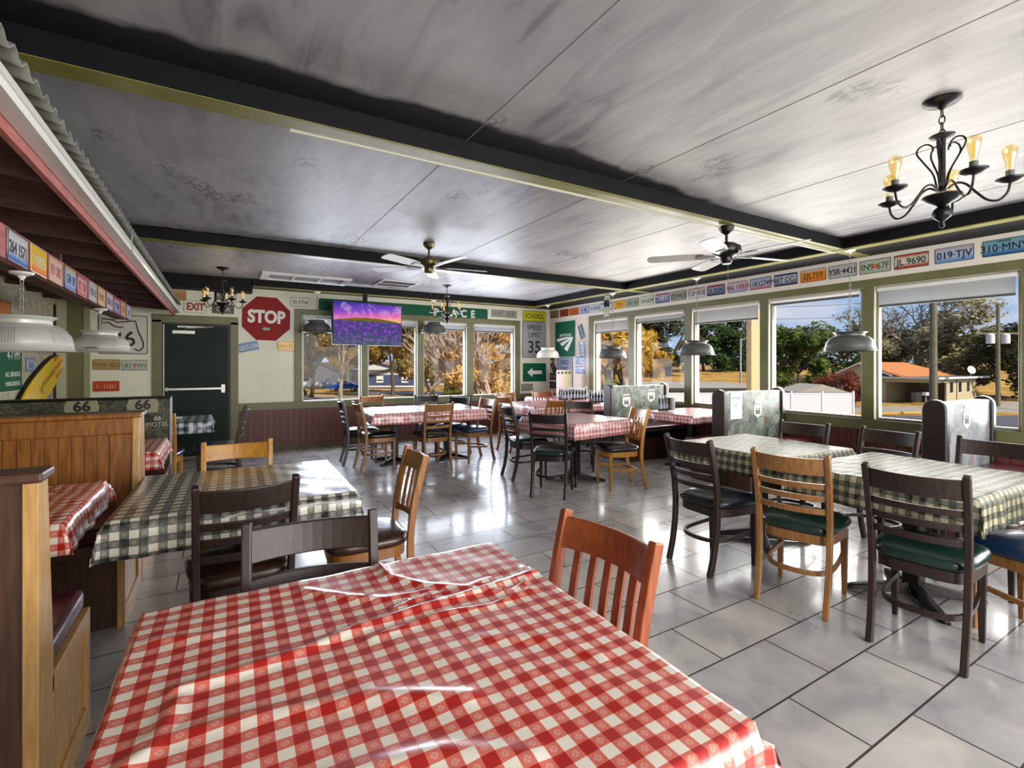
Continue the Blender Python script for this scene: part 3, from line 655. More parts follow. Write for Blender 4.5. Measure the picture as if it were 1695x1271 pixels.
pp = MB().prism([(-.11, -.17), (.11, -.17), (.11, .12), (.09, .15), (-.09, .15), (-.11, .12)], 0, .002, Matrix(((1, 0, 0), (0, 0, -1), (0, 1, 0))).to_4x4()).build('paper_notice', m_paper); pp.location = (5.235, 3.602, .93); tag(pp, 'white handwritten paper notice taped to the booth back', 'notice')
for i, s in enumerate(('No Menus', 'Seat')):
    t_ = text(s, .038, pm('blue_pen', '#6d86b8', .6), pp, name='handwriting'); t_.rotation_euler = (R(90), 0, R(3) if i else 0); t_.location = (0, -.003, .08-.09*i)
# wooden booths on the left
def beadboard(mb, x0, x1, y0, y1, z0, z1, pitch=.06):
    n = max(1, round((x1-x0)/pitch)); p = (x1-x0)/n
    for i in range(n): mb.box(x0+i*p+.002, x0+(i+1)*p-.002, y0, y1, z0, z1)
XE, XL = -.44, -1.72
def wood_bench(y, d, label, h=1.10, top=None, pale=w_bpale):
    """y: plane of the back's outer face; d=+1 sits towards +y, -1 towards -y"""
    r = empty('wooden_booth_bench', (0, y, 0), 0, label, 'booth bench', 'wooden booth benches along the left wall')
    Y = lambda a, b: (min(a*d, b*d), max(a*d, b*d))
    a, b = Y(0, .085); p = MB(); p.box(XL, XE-.03, a+.02, b-.02, .05, h-.03); p.build('back_panel', w_booth if d < 0 else w_bdark, r)
    # frame and beadboard on the sitting side
    a, b = Y(.066, .090); f = MB(); f.box(XL, XE-.03, a, b, h-.13, h-.03).box(XE-.15, XE-.03, a, b, .48, h-.13); f.build('back_frame', w_booth, r, bevel=.006)
    a, b = Y(.066, .074); f = MB(); beadboard(f, XL, XE-.15, a, b, .5, h-.13); f.build('beadboard', w_booth, r)
    # end post: wide side seen from the room
    poly = [(0, 0), (.13, 0), (.15, .45), (.085, h-.02), (0, h-.02)]
    poly = [(q*d, z) for q, z in poly];  poly = poly if d > 0 else poly[::-1]
    M = Matrix(((0, 0, 1), (1, 0, 0), (0, 1, 0))).to_4x4()
    MB().prism(poly, XE-.035, XE, M).build('end_post', pale, r, bevel=.003)
    a, b = Y(-.018, .105); MB().box(XL, XE+.012, a, b, h-.03, h).build('top_cap', w_booth if d < 0 else w_bdark, r, bevel=.008)
    a, b = Y(.10, .62); MB().box(XL, XE-.015, a, b, .456, .535).build('seat_cushion', v_maroon, r, bevel=.02, seg=3)
    a, b = Y(.085, .63); MB().box(XL, XE-.035, a, b, .40, .455).build('seat_board', w_bdark, r, bevel=.004)
    # side frame under the seat
    f = MB(); a, b = Y(.13, .63); f.box(XE-.035, XE, a, b, .40, .455); a, b = Y(.58, .63); f.box(XE-.035, XE, a, b, 0, .40); a, b = Y(.13, .58); f.box(XE-.035, XE, a, b, 0, .09); f.build('side_frame', pale, r, bevel=.003)
    f = MB(); n = 10
    for i in range(n):
        a, b = Y(.13+.45*i/n+.002, .13+.45*(i+1)/n-.002); f.box(XE-.028, XE-.012, a, b, .09, .40)
    f.build('side_beadboard', pale, r)
    a, b = Y(.56, .60); MB().box(XL, XE-.035, a, b, 0, .40).build('front_board', w_bdark, r)
    return r
wood_bench(1.86, 1, 'nearest wooden booth bench, its end panel cut by the left edge')
wood_bench(3.93, -1, 'tall beadboard wooden booth bench facing the camera', pale=w_bpale)
wood_bench(3.97, 1, 'wooden booth bench set back to back behind the beadboard one')
# dark printed divider
r = empty('printed_booth_back', (0, 5.62, 0), 0, 'dark route print booth back rising above the wooden booth', 'booth bench', 'upholstered booth benches on the left')
box1(XL-.1, -.42, 0, .11, .1, 1.085).build('backrest', f_dark, r, bevel=.01)
box1(XL-.1, -.405, -.012, .122, 1.085, 1.105).build('top_cap', m_blackmetal, r, bevel=.004)
box1(-.42, -.405, -.01, .12, 0, 1.10).build('end_post', pm('grey_vinyl_edge', '#8a8286', .4), r, bevel=.004)
box1(XL-.1, -.40, -.46, -.01, .40, .47).build('seat_cushion', v_maroon, r, bevel=.02)
box1(XL-.1, -.40, -.42, -.01, 0, .40).build('base', w_bdark, r)
for x in (-1.05, -.62): 
    t_ = text('66', .12, m_blk, r, name='number', weight=.004); t_.rotation_euler = (R(90), 0, 0); t_.location = (x, -.004, 1.03)
    o = MB().prism([(-.11, -.07), (.11, -.07), (.12, .0), (.10, .06), (-.10, .06), (-.12, 0)], 0, .001, Matrix(((1, 0, 0), (0, 0, -1), (0, 1, 0))).to_4x4()).build('route_shield', pm('khaki_shield', '#8d8c70', .6), r); o.location = (x, -.001, 1.03)
for i, s in enumerate(('66', 'MOTEL')):
    t_ = text(s, .055, pm('grey_print', '#b5b29c', .6), r, name='lettering', weight=.001); t_.rotation_euler = (R(90), 0, 0); t_.location = (-.51, -.003, .90-.055*i)
# ================================================================ signs and plates
def platemat(name, top, midc, bot, rough=.35):
    k = 'plate_'+name
    if k in MC: return MC[k]
    m, N, L, b = newmat(k); setp(b, rough, .15, .1)
    tc = N.new('ShaderNodeTexCoord'); s = N.new('ShaderNodeSeparateXYZ'); L.new(tc.outputs['UV'], s.inputs[0])
    n = N.new('ShaderNodeTexNoise'); n.inputs['Scale'].default_value = 5; L.new(tc.outputs['UV'], n.inputs[0])
    r = N.new('ShaderNodeValToRGB'); e = r.color_ramp.elements; e[0].position = .12; e[0].color = lin(bot); e[1].position = .92; e[1].color = lin(top); q = e.new(.38); q.color = lin(midc); q = e.new(.74); q.color = lin(midc)
    L.new(M_(N, L, 'ADD', s.outputs['Y'], M_(N, L, 'MULTIPLY_ADD', n.outputs[0], .16, -.08)), r.inputs[0]); L.new(r.outputs[0], b.inputs['Base Color']); MC[k] = m; return m
def lm(c): return pm('ink_'+c.strip('#'), c, .5)
def sign(name, label, cat, kind, pos, w, h, mat, roll=0, rad=.02, th=.003, group=None):
    o = MB().prism(rrect(w, h, rad), 0, th).build(name, mat, None, bevel=0)
    o.matrix_world = frame(kind, pos, roll); return tag(o, label, cat, group)
def plate(label, s, kind, pos, cols, ink, roll=0, group=None, sub=None, w=.300, h=.150, size=.085, sx=.86):
    o = sign('license_plate', label, 'license plate', kind, pos, w, h, platemat('_'.join(c.strip('#') for c in cols), *cols), roll, .012, .003, group)
    rim = MB()
    a = rrect(w, h, .012); b = rrect(w-.010, h-.010, .008); n = len(a); rim.add([(x, y, .0035) for x, y in a]+[(x, y, .0055) for x, y in b], [(i, (i+1) % n, n+(i+1) % n, n+i) for i in range(n)]); rim.build('rim', lm(ink), o)
    if s: text(s, size, lm(ink), o, 0, -.006, .0045, sx*min(1, 7.2/len(s)), .0010, name='lettering')
    if sub: text(sub, .024, lm(sub_ink(ink)), o, 0, h/2-.022, .0045, 1, .0004, name='state_name')
    return o
def sub_ink(i): return i
g = 'plates along the white band of the right wall'
RP = [(8.65, '', ('#7a5a48', '#86614c', '#6a4a3c'), '#4a3026', 'small brown plate first in the row, beside the corner'),
 (8.30, 'AK 713', ('#a33a20', '#9c3218', '#8e2a14'), '#5a1a0e', 'dark red-orange plate second in the row'),
 (7.97, 'AZ 482', ('#c8702a', '#cf6a1c', '#b85a1e'), '#8a3a12', 'orange plate third in the row'),
 (7.64, 'E·796', ('#aab4cc', '#b8c0d2', '#98a4c4'), '#2e3c78', 'pale blue plate fourth in the row'),
 (7.32, '2Y3070', ('#d4d6d8', '#dadcdc', '#d0d2d6'), '#3a4258', 'white plate 2Y3070'),
 (6.99, '', ('#2c468c', '#c2cde0', '#c9a648'), '#3c5490', 'blue and yellow mountain picture plate'),
 (6.64, 'T290', ('#d8a41c', '#d9aa20', '#cf9a1a'), '#a04818', 'yellow plate T290'),
 (6.31, 'LBN 300', ('#9aa08c', '#a4a894', '#8f9682'), '#4c5444', 'grey-green plate LBN 300'),
 (5.97, '10·L624', ('#d0d2c4', '#d6d8c8', '#cacdbf'), '#3a4438', 'white plate 10·L624'),
 (5.63, '4BC 620', ('#a42a3a', '#c8ccd8', '#2e4690'), '#2a3a80', 'red white and blue plate 4BC 620'),
 (5.30, 'DD9432', ('#9a9c90', '#a3a598', '#8c8f84'), '#30342e', 'grey plate DD9432'),
 (4.96, 'TGP·9S38', ('#c88a80', '#cfd0d2', '#c4c8cc'), '#42485a', 'white plate TGP·9S38'),
 (4.62, 'TA 05043', ('#8c2030', '#9aa0b8', '#20284e'), '#1c2040', 'dark red and navy plate TA 05043'),
 (4.27, '866 1XRH', ('#c2a0a4', '#ccc4c8', '#8a96c0'), '#7c2a38', 'pinkish plate 866 1XRH'),
 (3.93, '11KG749', ('#8aa0c0', '#b4c0d2', '#b4707c'), '#28304c', 'blue-grey plate 11KG749'),
 (3.59, '98T·DG1', ('#28305c', '#c4cad6', '#28305c'), '#1c2038', 'white plate 98T·DG1 with navy bands'),
 (3.25, 'EJL759', ('#cdc6b4', '#e0922a', '#d8701a'), '#6a3a1a', 'orange plate EJL759'),
 (2.92, 'YSR·4421', ('#b0b4b4', '#b9bcba', '#a8acac'), '#1e2430', 'grey-white plate YSR·4421'),
 (2.59, 'IN9 67F', ('#a8b0a0', '#b6bcac', '#a0a898'), '#20342c', 'pale green plate IN9 67F with an orange fruit'),
 (2.26, 'JL 9690', ('#a83a34', '#d4ccb8', '#a83a34'), '#26404c', 'cream plate JL 9690 with red bands'),
 (1.91, '019·TJV', ('#b4acb4', '#aab8cc', '#6a90c4'), '#1a2644', 'lilac and blue plate 019·TJV'),
 (1.55, '310·MNV', ('#6a9aa0', '#6f9cb0', '#2a5a90'), '#101c3c', 'blue plate 310·MNV with mountains')]
for y, s, c, i, l in RP:
    o = plate(l+', above the right windows', s, 'right', (WX-.014, y, 2.497), c, i, group=g, sub={'310·MNV': 'NEVADA'}.get(s), h=.152, size=.098)
    if s.startswith('IN9'): MB().lathe([(.0, .006), (.02, .0055), (.026, .004)], 14).build('orange_fruit', pm('orange_print', '#d0651c', .5), o)
for k, (z, s) in enumerate(((2.545, 'GA 3'), (2.39, '7YK'))):
    plate('pale green plate hung upright from the soffit, %s of two' % ('upper', 'lower')[k], s, 'right', (5.66, 6.32+.02*k, z-.02), ('#a9b59a', '#b4bea6', '#9fae90'), '#4e6248', 86+6*k, 'upright plates hanging from the soffit', w=.28, h=.145)
g = 'plates on the far wall'
FP = [('CEF-5833', (-.60, 2.445), ('#b48a50', '#b98f55', '#a87e48'), '#8a4a20', 0, 'tan plate CEF-5833 above the exit sign'),
 ('8BT-DC1', (.06, 2.455), ('#1d1f24', '#c4c4bc', '#b8b8b0'), '#1d2026', 0, 'white plate 8BT-DC1 behind the small chandelier'),
 ('C8595', (.03, 2.27), ('#1a1b1c', '#1f2020', '#1a1b1c'), '#c0bea4', 0, 'black plate C8595 left of the stop sign'),
 ('QCS 236', (.375, 1.69), ('#234e72', '#28567c', '#204868'), '#c3d0d8', 13, 'blue plate QCS 236 tilted under the stop sign'),
 ('DW17077', (.945, 1.71), ('#b8964e', '#bd9a52', '#ad8c48'), '#9a6c34', -2, 'tan plate DW17077 under the right of the stop sign'),
 ('55·E704', (1.14, 2.452), ('#b0b2a4', '#b9bbad', '#a9ab9d'), '#1e211d', 0, 'cream plate 55·E704 right of the stop sign'),
 ('ND 403', (4.93, 2.47), ('#8c9088', '#969a92', '#888c84'), '#565a54', 0, 'left grey plate right of the long green sign'),
 ('SD 72', (5.24, 2.465), ('#888c86', '#92968f', '#848880'), '#525650', 0, 'right grey plate beside the yellow school sign'),
 ('', (5.65, .92), ('#7d8272', '#858a7a', '#787d6d'), '#5b604f', 0, 'dull grey plate below the green arrow sign'),
 ('1WW-4823', (-1.39, 1.405), ('#a58c50', '#ab9258', '#9c8448'), '#5c4a22', 0, 'tan plate 1WW-4823 under the route 46 sign'),
 ('183 9WV', (-1.075, 1.395), ('#a9b2a0', '#b2baa8', '#a1aa98'), '#2a302c', 0, 'pale plate 183 9WV under the route 46 sign'),
 ('1 - 11261', (-1.39, 1.10), ('#b0391c', '#b53d1e', '#a63317'), '#e09a70', 0, 'red plate 1 - 11261 lowest left of the green door')]
for s, (x, z), c, i, ro, l in FP:
    o = plate(l, s, 'far', (x, WY-.002, z), c, i, ro, g, h=.150)
    if s.startswith('183'): MB().lathe([(.0, .006), (.018, .0055), (.022, .004)], 14).build('orange_fruit', pm('orange_print', '#d0651c', .5), o)
plate('white plate beside the small chandelier bulb', '', 'far', (-.145, WY-.002, 2.475), ('#d0cfc2', '#dcdacc', '#cfcec2'), '#b9b7aa', 0, g, w=.19, h=.19)
g = 'plates on the rail under the awning'
LP = [(3.07, '', ('#b8a888', '#c2a890', '#b8a888'), '#a03a28', 'cream plate cut by the left edge of the view'), (3.53, '264 1571', ('#b8bcc0', '#c8cacc', '#2c62a8'), '#3c3440', 'white plate 264 1571 with a blue foot'),
 (3.87, 'Y9025', ('#d8b838', '#e0b020', '#d8681c'), '#b8bca0', 'yellow and orange plate Y9025'), (4.21, 'FD 302', ('#c8a890', '#ccb09c', '#c09c88'), '#a85a50', 'pinkish tan plate FD 302'),
 (4.57, 'GN 70', ('#b8a058', '#a0b4d0', '#3a64a8'), '#20345c', 'blue-grey plate GN 70'), (4.91, 'RT 158', ('#a84048', '#c8a0a0', '#a84048'), '#a02c38', 'red-edged plate RT 158'),
 (5.27, 'LMR 42', ('#a8a4a4', '#b0aaac', '#a09c9e'), '#6c6470', 'lilac-grey plate LMR 42'), (5.62, 'HAWK 3', ('#c8a878', '#ccb084', '#bc9c6c'), '#9a6a40', 'sandy plate HAWK 3'),
 (5.98, 'KTB 11', ('#b8a8a4', '#b8b4b8', '#a8a0a8'), '#5c5464', 'pale grey plate KTB 11'), (6.36, 'PV 660', ('#a83a48', '#b8b4c0', '#5c6ca8'), '#38406c', 'red and blue plate PV 660'),
 (6.76, 'OR 215', ('#c09470', '#c8a078', '#b88c64'), '#a0643c', 'orange-tan plate OR 215'), (7.12, 'ID 9', ('#a0a8b0', '#a8b0b8', '#98a0a8'), '#64707c', 'blue-grey plate ID 9 at the far end')]
RX, RZ0, RZ1 = -.92, 1.93, 2.075
for y, s, c, i, l in LP: plate(l+', on the rail below the awning', s, 'left', (RX+.003, y, 2.005), c, i, -1, g, h=.158, size=.09)
# framed traffic signs
m_sred = pm('sign_red', '#8a0f0c', .5, spec=.2); m_sgreen = pm('sign_green', '#04543a', .5, spec=.2); m_sgrey = pm('sign_grey', '#9a9da3', .35); m_syel = pm('sign_yellow_green', '#c4c618', .35, coat=.2)
def octo(r): return [(r*math.cos(R(22.5+45*k)), r*math.sin(R(22.5+45*k))) for k in range(8)]
o = MB().prism(octo(.395), 0, .003).build('stop_sign', m_wht); o.matrix_world = frame('far', (.635, WY-.003, 2.15), -1)
tag(o, 'red octagonal STOP sign on the far wall', 'sign'); MB().prism(octo(.380), .003, .005).build('red_face', m_sred, o); text('STOP', .275, m_wht, o, 0, .02, .006, .82, .012)
sp_ = MB().prism(rrect(.11, .045, .022), .005, .006).build('sticker', pm('green_sticker', '#7fa892', .5), o); sp_.location = (0, -.165, 0)
def bordered(name, label, kind, pos, w, h, bgm, bm, inset=.012, rad=.03, roll=0, cat='sign'):
    o = sign(name, label, cat, kind, pos, w, h, bm, roll, rad); 
    a = rrect(w-inset*2, h-inset*2, rad*.8); MB().prism(a, .003, .0045).build('face', bgm, o); return o
o = bordered('exit_sign', 'cream EXIT sign with red letters over the green door', 'far', (-.335, WY-.003, 2.285), .29, .185, pm('exit_cream', '#dedac8', .5), pm('exit_edge', '#8f8c7c', .5), .006, .008); text('EXIT', .150, pm('exit_red', '#92201c', .5), o, 0, -.005, .005, .74, .006)
o = bordered('school_sign', 'yellow SCHOOL sign at the top of the corner', 'far', (5.84, WY-.003, 2.455), .60, .225, m_syel, m_blk, .010, .03); text('SCHOOL', .145, m_blk, o, 0, -.004, .006, .86, .001)
o = bordered('speed_limit_sign', 'grey SPEED LIMIT 35 sign below the school sign', 'far', (5.835, WY-.003, 1.945), .61, .78, m_sgrey, m_blk, .010, .03)
text('SPEED', .155, m_blk, o, 0, .26, .006, .9, .001); text('LIMIT', .155, m_blk, o, 0, .10, .006, .9, .001); text('35', .37, m_blk, o, 0, -.17, .006, .95, .004, name='number')
o = bordered('arrow_sign', 'green sign with a white left arrow in the corner', 'far', (5.845, WY-.003, 1.24), .61, .40, m_sgreen, pm('sign_green_edge', '#2a8266', .4), .008, .03)
ar = MB().prism([(-.19, 0), (-.06, .10), (-.06, .038), (.19, .038), (.19, -.038), (-.06, -.038), (-.06, -.10)], .005, .0065).build('arrow', m_wht, o)
# route 46 marker
o = bordered('route_marker_sign', 'white state route 46 marker with a state outline left of the door', 'far', (-1.20, WY-.003, 1.835), .56, .56, pm('marker_face', '#c2bfb6', .4), m_blk, .010, .03)
ol = [(-.24, .22), (-.24, .15), (-.17, .17), (-.11, .12), (-.05, .10), (0, .11)]
ol2 = [(-.24, .22), (-.10, .20), (-.08, .17), (.14, .20), (.17, .05), (.19, .0), (.23, -.11), (.23, -.17), (.20, -.22), (.17, -.23), (.13, -.20)]
mb = MB()
for path in (ol, ol2): mb.sweep([(x, y, .006) for x, y in path], .0085, 6)
mb.build('state_outline', m_blk, o); text('46', .30, m_blk, o, .0, -.07, .006, .95, .004, name='number')
# long green sign over the windows
o = bordered('place_name_sign', 'long green PLACE street sign above the far windows', 'far', (3.06, WY-.003, 2.415), 3.28, .27, m_sgreen, m_wht, .008, .04)
text('PLACE', .20, m_wht, o, .90, 0, .006, .92, .006, spacing=1.95); text('A', .20, m_wht, o, -1.36, 0, .006, .92, .006)
# right wall signs near the corner
o = bordered('station_sign', 'tall green railway sign with white track emblem on the right wall', 'right', (WX-.004, 8.29, 1.945), .70, .76, m_sgreen, pm('sign_pale_edge', '#7fb3a0', .4), .010, .03)
text('AMTRAK', .085, m_wht, o, .02, .08, .006, 1.25, .004)
mb = MB()
for (e0, e1, c0, c1, s1) in (((-.30, .01), (-.25, -.055), (.0, .05), (.02, .01), .015), ((-.18, -.085), (-.08, -.15), (.10, .0), (.13, -.03), .03), ((-.03, -.20), (.09, -.26), (.18, -.03), (.22, -.08), .045)):
    S0, S1 = (.29-s1, .045-s1*.6), (.29-s1*.6, .03-s1); B = lambda p, c, q, t: ((1-t)**2*p[0]+2*t*(1-t)*c[0]+t*t*q[0], (1-t)**2*p[1]+2*t*(1-t)*c[1]+t*t*q[1])
    mb.prism([B(S0, c0, e0, i/8) for i in range(9)]+[B(e1, c1, S1, i/8) for i in range(9)], .005, .0065)
mb.build('track_emblem', m_wht, o)
o = bordered('speed_limit_sign', 'grey SPEED LIMIT sign on the right wall behind the menu cards', 'right', (WX-.004, 8.30, 1.21), .55, .70, pm('sign_bluegrey', '#7f86a0', .4), m_blk, .008, .03)
text('SPEED', .125, m_blk, o, 0, .24, .006, .85, .001); text('LIMIT', .125, m_blk, o, 0, .10, .006, .85, .001); text('45', .34, m_blk, o, 0, -.15, .006, .9, .004, name='number')
g = 'plates round the green railway sign in the corner'
for (y, z, ro, s, c, i, l) in ((7.74, 2.07, -68, 'QXY 41', ('#3c4a5c', '#46586c', '#3a485a'), '#a4acb8', 'dark blue plate leaning right of the green railway sign, upper'), (7.72, 1.72, -80, 'DLV 7', ('#7888a4', '#a8b4c8', '#5a8098'), '#2c4a6c', 'pale blue plate standing on end right of the railway sign'),
    (7.78, 1.49, 0, 'BDY 36', ('#5c70a0', '#b0b8cc', '#5c70a0'), '#3c4c88', 'blue-white plate under the railway sign'), (7.78, 1.30, 0, 'MAZ 08', ('#506090', '#9ca8c0', '#405484'), '#2c3a68', 'blue plate just above the menu cards'),
    (8.72, 1.62, 78, 'ZR 4', ('#1c4434', '#245040', '#183c2e'), '#7c9a8c', 'dark green plate on end between the corner and the railway sign'), (8.70, 1.34, -55, 'LT 1', ('#22242e', '#2c2e3a', '#1e202a'), '#8a8c98', 'slanted black plate by the small speed sign'),
    (8.72, 1.15, 0, 'NG 033', ('#2a2030', '#4c3848', '#221c28'), '#c0a0a8', 'dark plate NG 033 near the corner'), (8.72, .96, 0, 'P 1', ('#20242e', '#303a4c', '#1c202a'), '#9ca8c0', 'navy plate nearest the corner table')):
    plate(l, s, 'right', (WX-.003, y, z), c, i, ro, g, w=.26 if y > 8.6 else .30)
# left wall: green board, surfboard, small plates
o = bordered('drinks_board', 'green drinks sign with white letters on the left wall', 'left', (LX+.004, 7.02, 1.37), .80, .50, m_sgreen, m_wht, .006, .02)
text('4-7 PM', .14, m_wht, o, .14, .13, .006, .9, .004); text('ALL BRANDS', .075, m_wht, o, .12, -.07, .006, 1, .002); text('MARGARITAS', .068, m_wht, o, .12, -.17, .006, 1, .002)
m_surf, N, L, b = newmat('yellow_surfboard'); setp(b, .25, 0, .5)
tc = N.new('ShaderNodeTexCoord'); s_ = N.new('ShaderNodeSeparateXYZ'); L.new(tc.outputs['Object'], s_.inputs[0])
st = M_(N, L, 'MULTIPLY', M_(N, L, 'GREATER_THAN', s_.outputs['X'], .50), M_(N, L, 'GREATER_THAN', M_(N, L, 'SINE', M_(N, L, 'MULTIPLY', s_.outputs['Y'], 55)), .2))
L.new(mix(N, L, st, lin('#f0c81e'), lin('#d8701a')), b.inputs['Base Color'])
poly = []
for k in range(41):
    q = -1+2*k/40; poly.append((q*.95, .20*(1-abs(q)**2.6)**.62))
poly = poly+[(x, -y) for x, y in reversed(poly[1:-1])]
o = MB().prism(poly, .015, .045).build('surfboard', m_surf, smooth=True, bevel=.012); M = frame('left', (LX+.02, 7.95, 1.15), 20); o.matrix_world = M; tag(o, 'yellow surfboard with orange stripes leaning up the left wall', 'surfboard')
MB().prism([(x*1.012, y*1.06) for x, y in poly], 0, .016).build('black_rail', m_blk, o); text('LANDSHARK', .105, pm('olive_print', '#8f7d20', .5), o, .16, .02, .047, 1.05, .0005)
fin = MB().prism([(0, 0), (.05, .0), (.035, .10), (.02, .05)], .046, .048).build('fin_print', pm('fin_print', '#5c6068', .5), o); fin.location = (-.12, -.06, 0)
for (y, z, c, s, i, l, gw) in ((6.93, 1.98, ('#b8641c', '#c06c20', '#b0601c'), '', '#8a4010', 'orange plate at the left edge, high on the left wall', .3), (7.22, 1.86, ('#8f927c', '#9c9e88', '#8a8c78'), 'BV 5', '#6c7060', 'faded grey-green plate high on the left wall', .3),
    (7.66, 1.86, ('#20221e', '#a8a48c', '#908c78'), '', '#2c2e28', 'cream plate with black stripes above the big lamp', .3), (8.42, 1.82, ('#b0601c', '#b86a24', '#a85c1c'), '', '#8a4414', 'orange plate above the surfboard tip', .3),
    (7.72, 1.40, ('#7c94b4', '#a8b8cc', '#7c94b4'), 'KGS', '#3c5c90', 'pale blue plate between the green board and the surfboard', .34), (8.15, 1.60, ('#c0bca8', '#c8c4b0', '#bcb8a4'), '', '#a8a490', 'small cream plate above the surfboard', .26)):
    plate(l, s, 'left', (LX+.006, y, z), c, i, 0, 'plates on the left wall', w=gw, h=.16)
o = sign('poster', 'pale poster with lilac print beside the surfboard', 'poster', 'left', (LX+.004, 8.44, 1.10), .26, .42, pm('poster_grey', '#a9a9a4', .6), 0, .005)
for k in range(3): MB().box(-.09, .09, .10-.11*k, .15-.11*k, .003, .004).build('print', pm('lilac_print', '#7c7ca8', .6), o)
# ================================================================ awning along the left wall
m_rust = pm('weathered_red_wood', '#a8625a', .7, 0, '#8e4c46', 8, (8, 1, 8), .3, 30); m_raft = pm('dark_brown_rafter', '#50302a', .7, 0, '#3c221d', 8, (1, 8, 8), .2, 30)
m_tin = pm('galvanised_tin', '#9a9d94', .4, .35, '#7c7f76', 12); m_gut = pm('white_gutter', '#cfd0ca', .3, coat=.2)
aw = empty('awning', (0, 0, 0), 0, 'indoor shed awning with tin roof, white gutter and brown rafters', 'awning')
Y0, Y1 = .9, 8.70
pts = []; n = int((Y1-Y0)/.02); vs = []; fs = []
for i in range(n+1):
    y = Y0+i*.02; h = .016*math.sin(2*math.pi*y/.10); vs += [(LX+.01, y, 2.62+h), (-.505, y, 2.300+h), (-.505, y, 2.294+h), (LX+.01, y, 2.612+h)]
for i in range(n):
    for k in range(4): fs.append((i*4+k, i*4+(k+1) % 4, (i+1)*4+(k+1) % 4, (i+1)*4+k))
MB().add(vs, fs).build('corrugated_roof', m_tin, aw, smooth=True)
MB().sweep([(-.545, Y0, 2.215), (-.545, Y1, 2.215)], 1, up=(1, 0, 0), sect=[(-.03, -.045), (-.03, .05), (.028, .05), (.034, .03), (.022, .0), (.018, -.03), (.005, -.045)][::-1]).build('gutter', m_gut, aw)
MB().box(-.515, -.508, 4.1, 4.106, 2.16, 2.27).box(-.577, -.515, 4.1, 4.106, 2.165, 2.172).build('gutter_joint', m_tin, aw)
MB().box(-.60, -.578, Y0, Y1, 2.125, 2.27).build('fascia', m_rust, aw)
y = 1.45; k = 0
while y < Y1:
    MB().add([(-.60, y, 2.15), (-.60, y+.04, 2.15), (-.60, y+.04, 2.29), (-.60, y, 2.29), (LX+.01, y, 2.24), (LX+.01, y+.04, 2.24), (LX+.01, y+.04, 2.62), (LX+.01, y, 2.62)], [(0, 1, 2, 3), (7, 6, 5, 4), (0, 4, 5, 1), (1, 5, 6, 2), (2, 6, 7, 3), (3, 7, 4, 0)]).build('rafter', m_raft, aw); y += .61; k += 1
MB().box(RX-.045, RX, 1.0, 7.35, RZ0, RZ1+.02).build('plate_rail', m_rust, aw); MB().box(RX-.16, RX-.046, 1.0, 7.35, RZ0+.01, RZ0+.03).build('rail_soffit', m_raft, aw)
for y in (1.5, 4.55, 7.3): MB().box(RX-.09, RX-.046, y, y+.05, RZ0+.03, 2.24).build('hanger', m_raft, aw)
# ================================================================ lamps, fans, vents
m_alul = pm('colander_aluminium', '#8f918c', .38, .55); m_chain = pm('pale_chain', '#8a887c', .5, .4); m_alud = pm('dull_colander_aluminium', '#5c5e5c', .42, .4)
m_cable = pm('dark_cable', '#2a2826', .6)
def colander_mat(name, col):
    m, N, L, b = newmat(name); setp(b, .34, .35)
    tc = N.new('ShaderNodeTexCoord'); s = N.new('ShaderNodeSeparateXYZ'); L.new(tc.outputs['Object'], s.inputs[0])
    a = M_(N, L, 'ARCTAN2', s.outputs['Y'], s.outputs['X']); fa = M_(N, L, 'SUBTRACT', M_(N, L, 'FRACT', M_(N, L, 'MULTIPLY', a, 120/6.28318)), .5); fz = M_(N, L, 'SUBTRACT', M_(N, L, 'FRACT', M_(N, L, 'MULTIPLY', s.outputs['Z'], 85)), .5)
    d = M_(N, L, 'ADD', M_(N, L, 'MULTIPLY', fa, fa), M_(N, L, 'MULTIPLY', fz, fz)); hole = M_(N, L, 'LESS_THAN', d, .05)
    band = M_(N, L, 'MULTIPLY', M_(N, L, 'GREATER_THAN', s.outputs['Z'], .045), M_(N, L, 'LESS_THAN', s.outputs['Z'], .125)); sec = M_(N, L, 'GREATER_THAN', M_(N, L, 'SINE', M_(N, L, 'MULTIPLY', a, 4)), -.2)
    h = M_(N, L, 'MULTIPLY', M_(N, L, 'MULTIPLY', hole, band), sec); L.new(mix(N, L, h, lin(col), lin('#2c2c2a')), b.inputs['Base Color']); return m
m_col = colander_mat('perforated_colander', '#c4c5be')
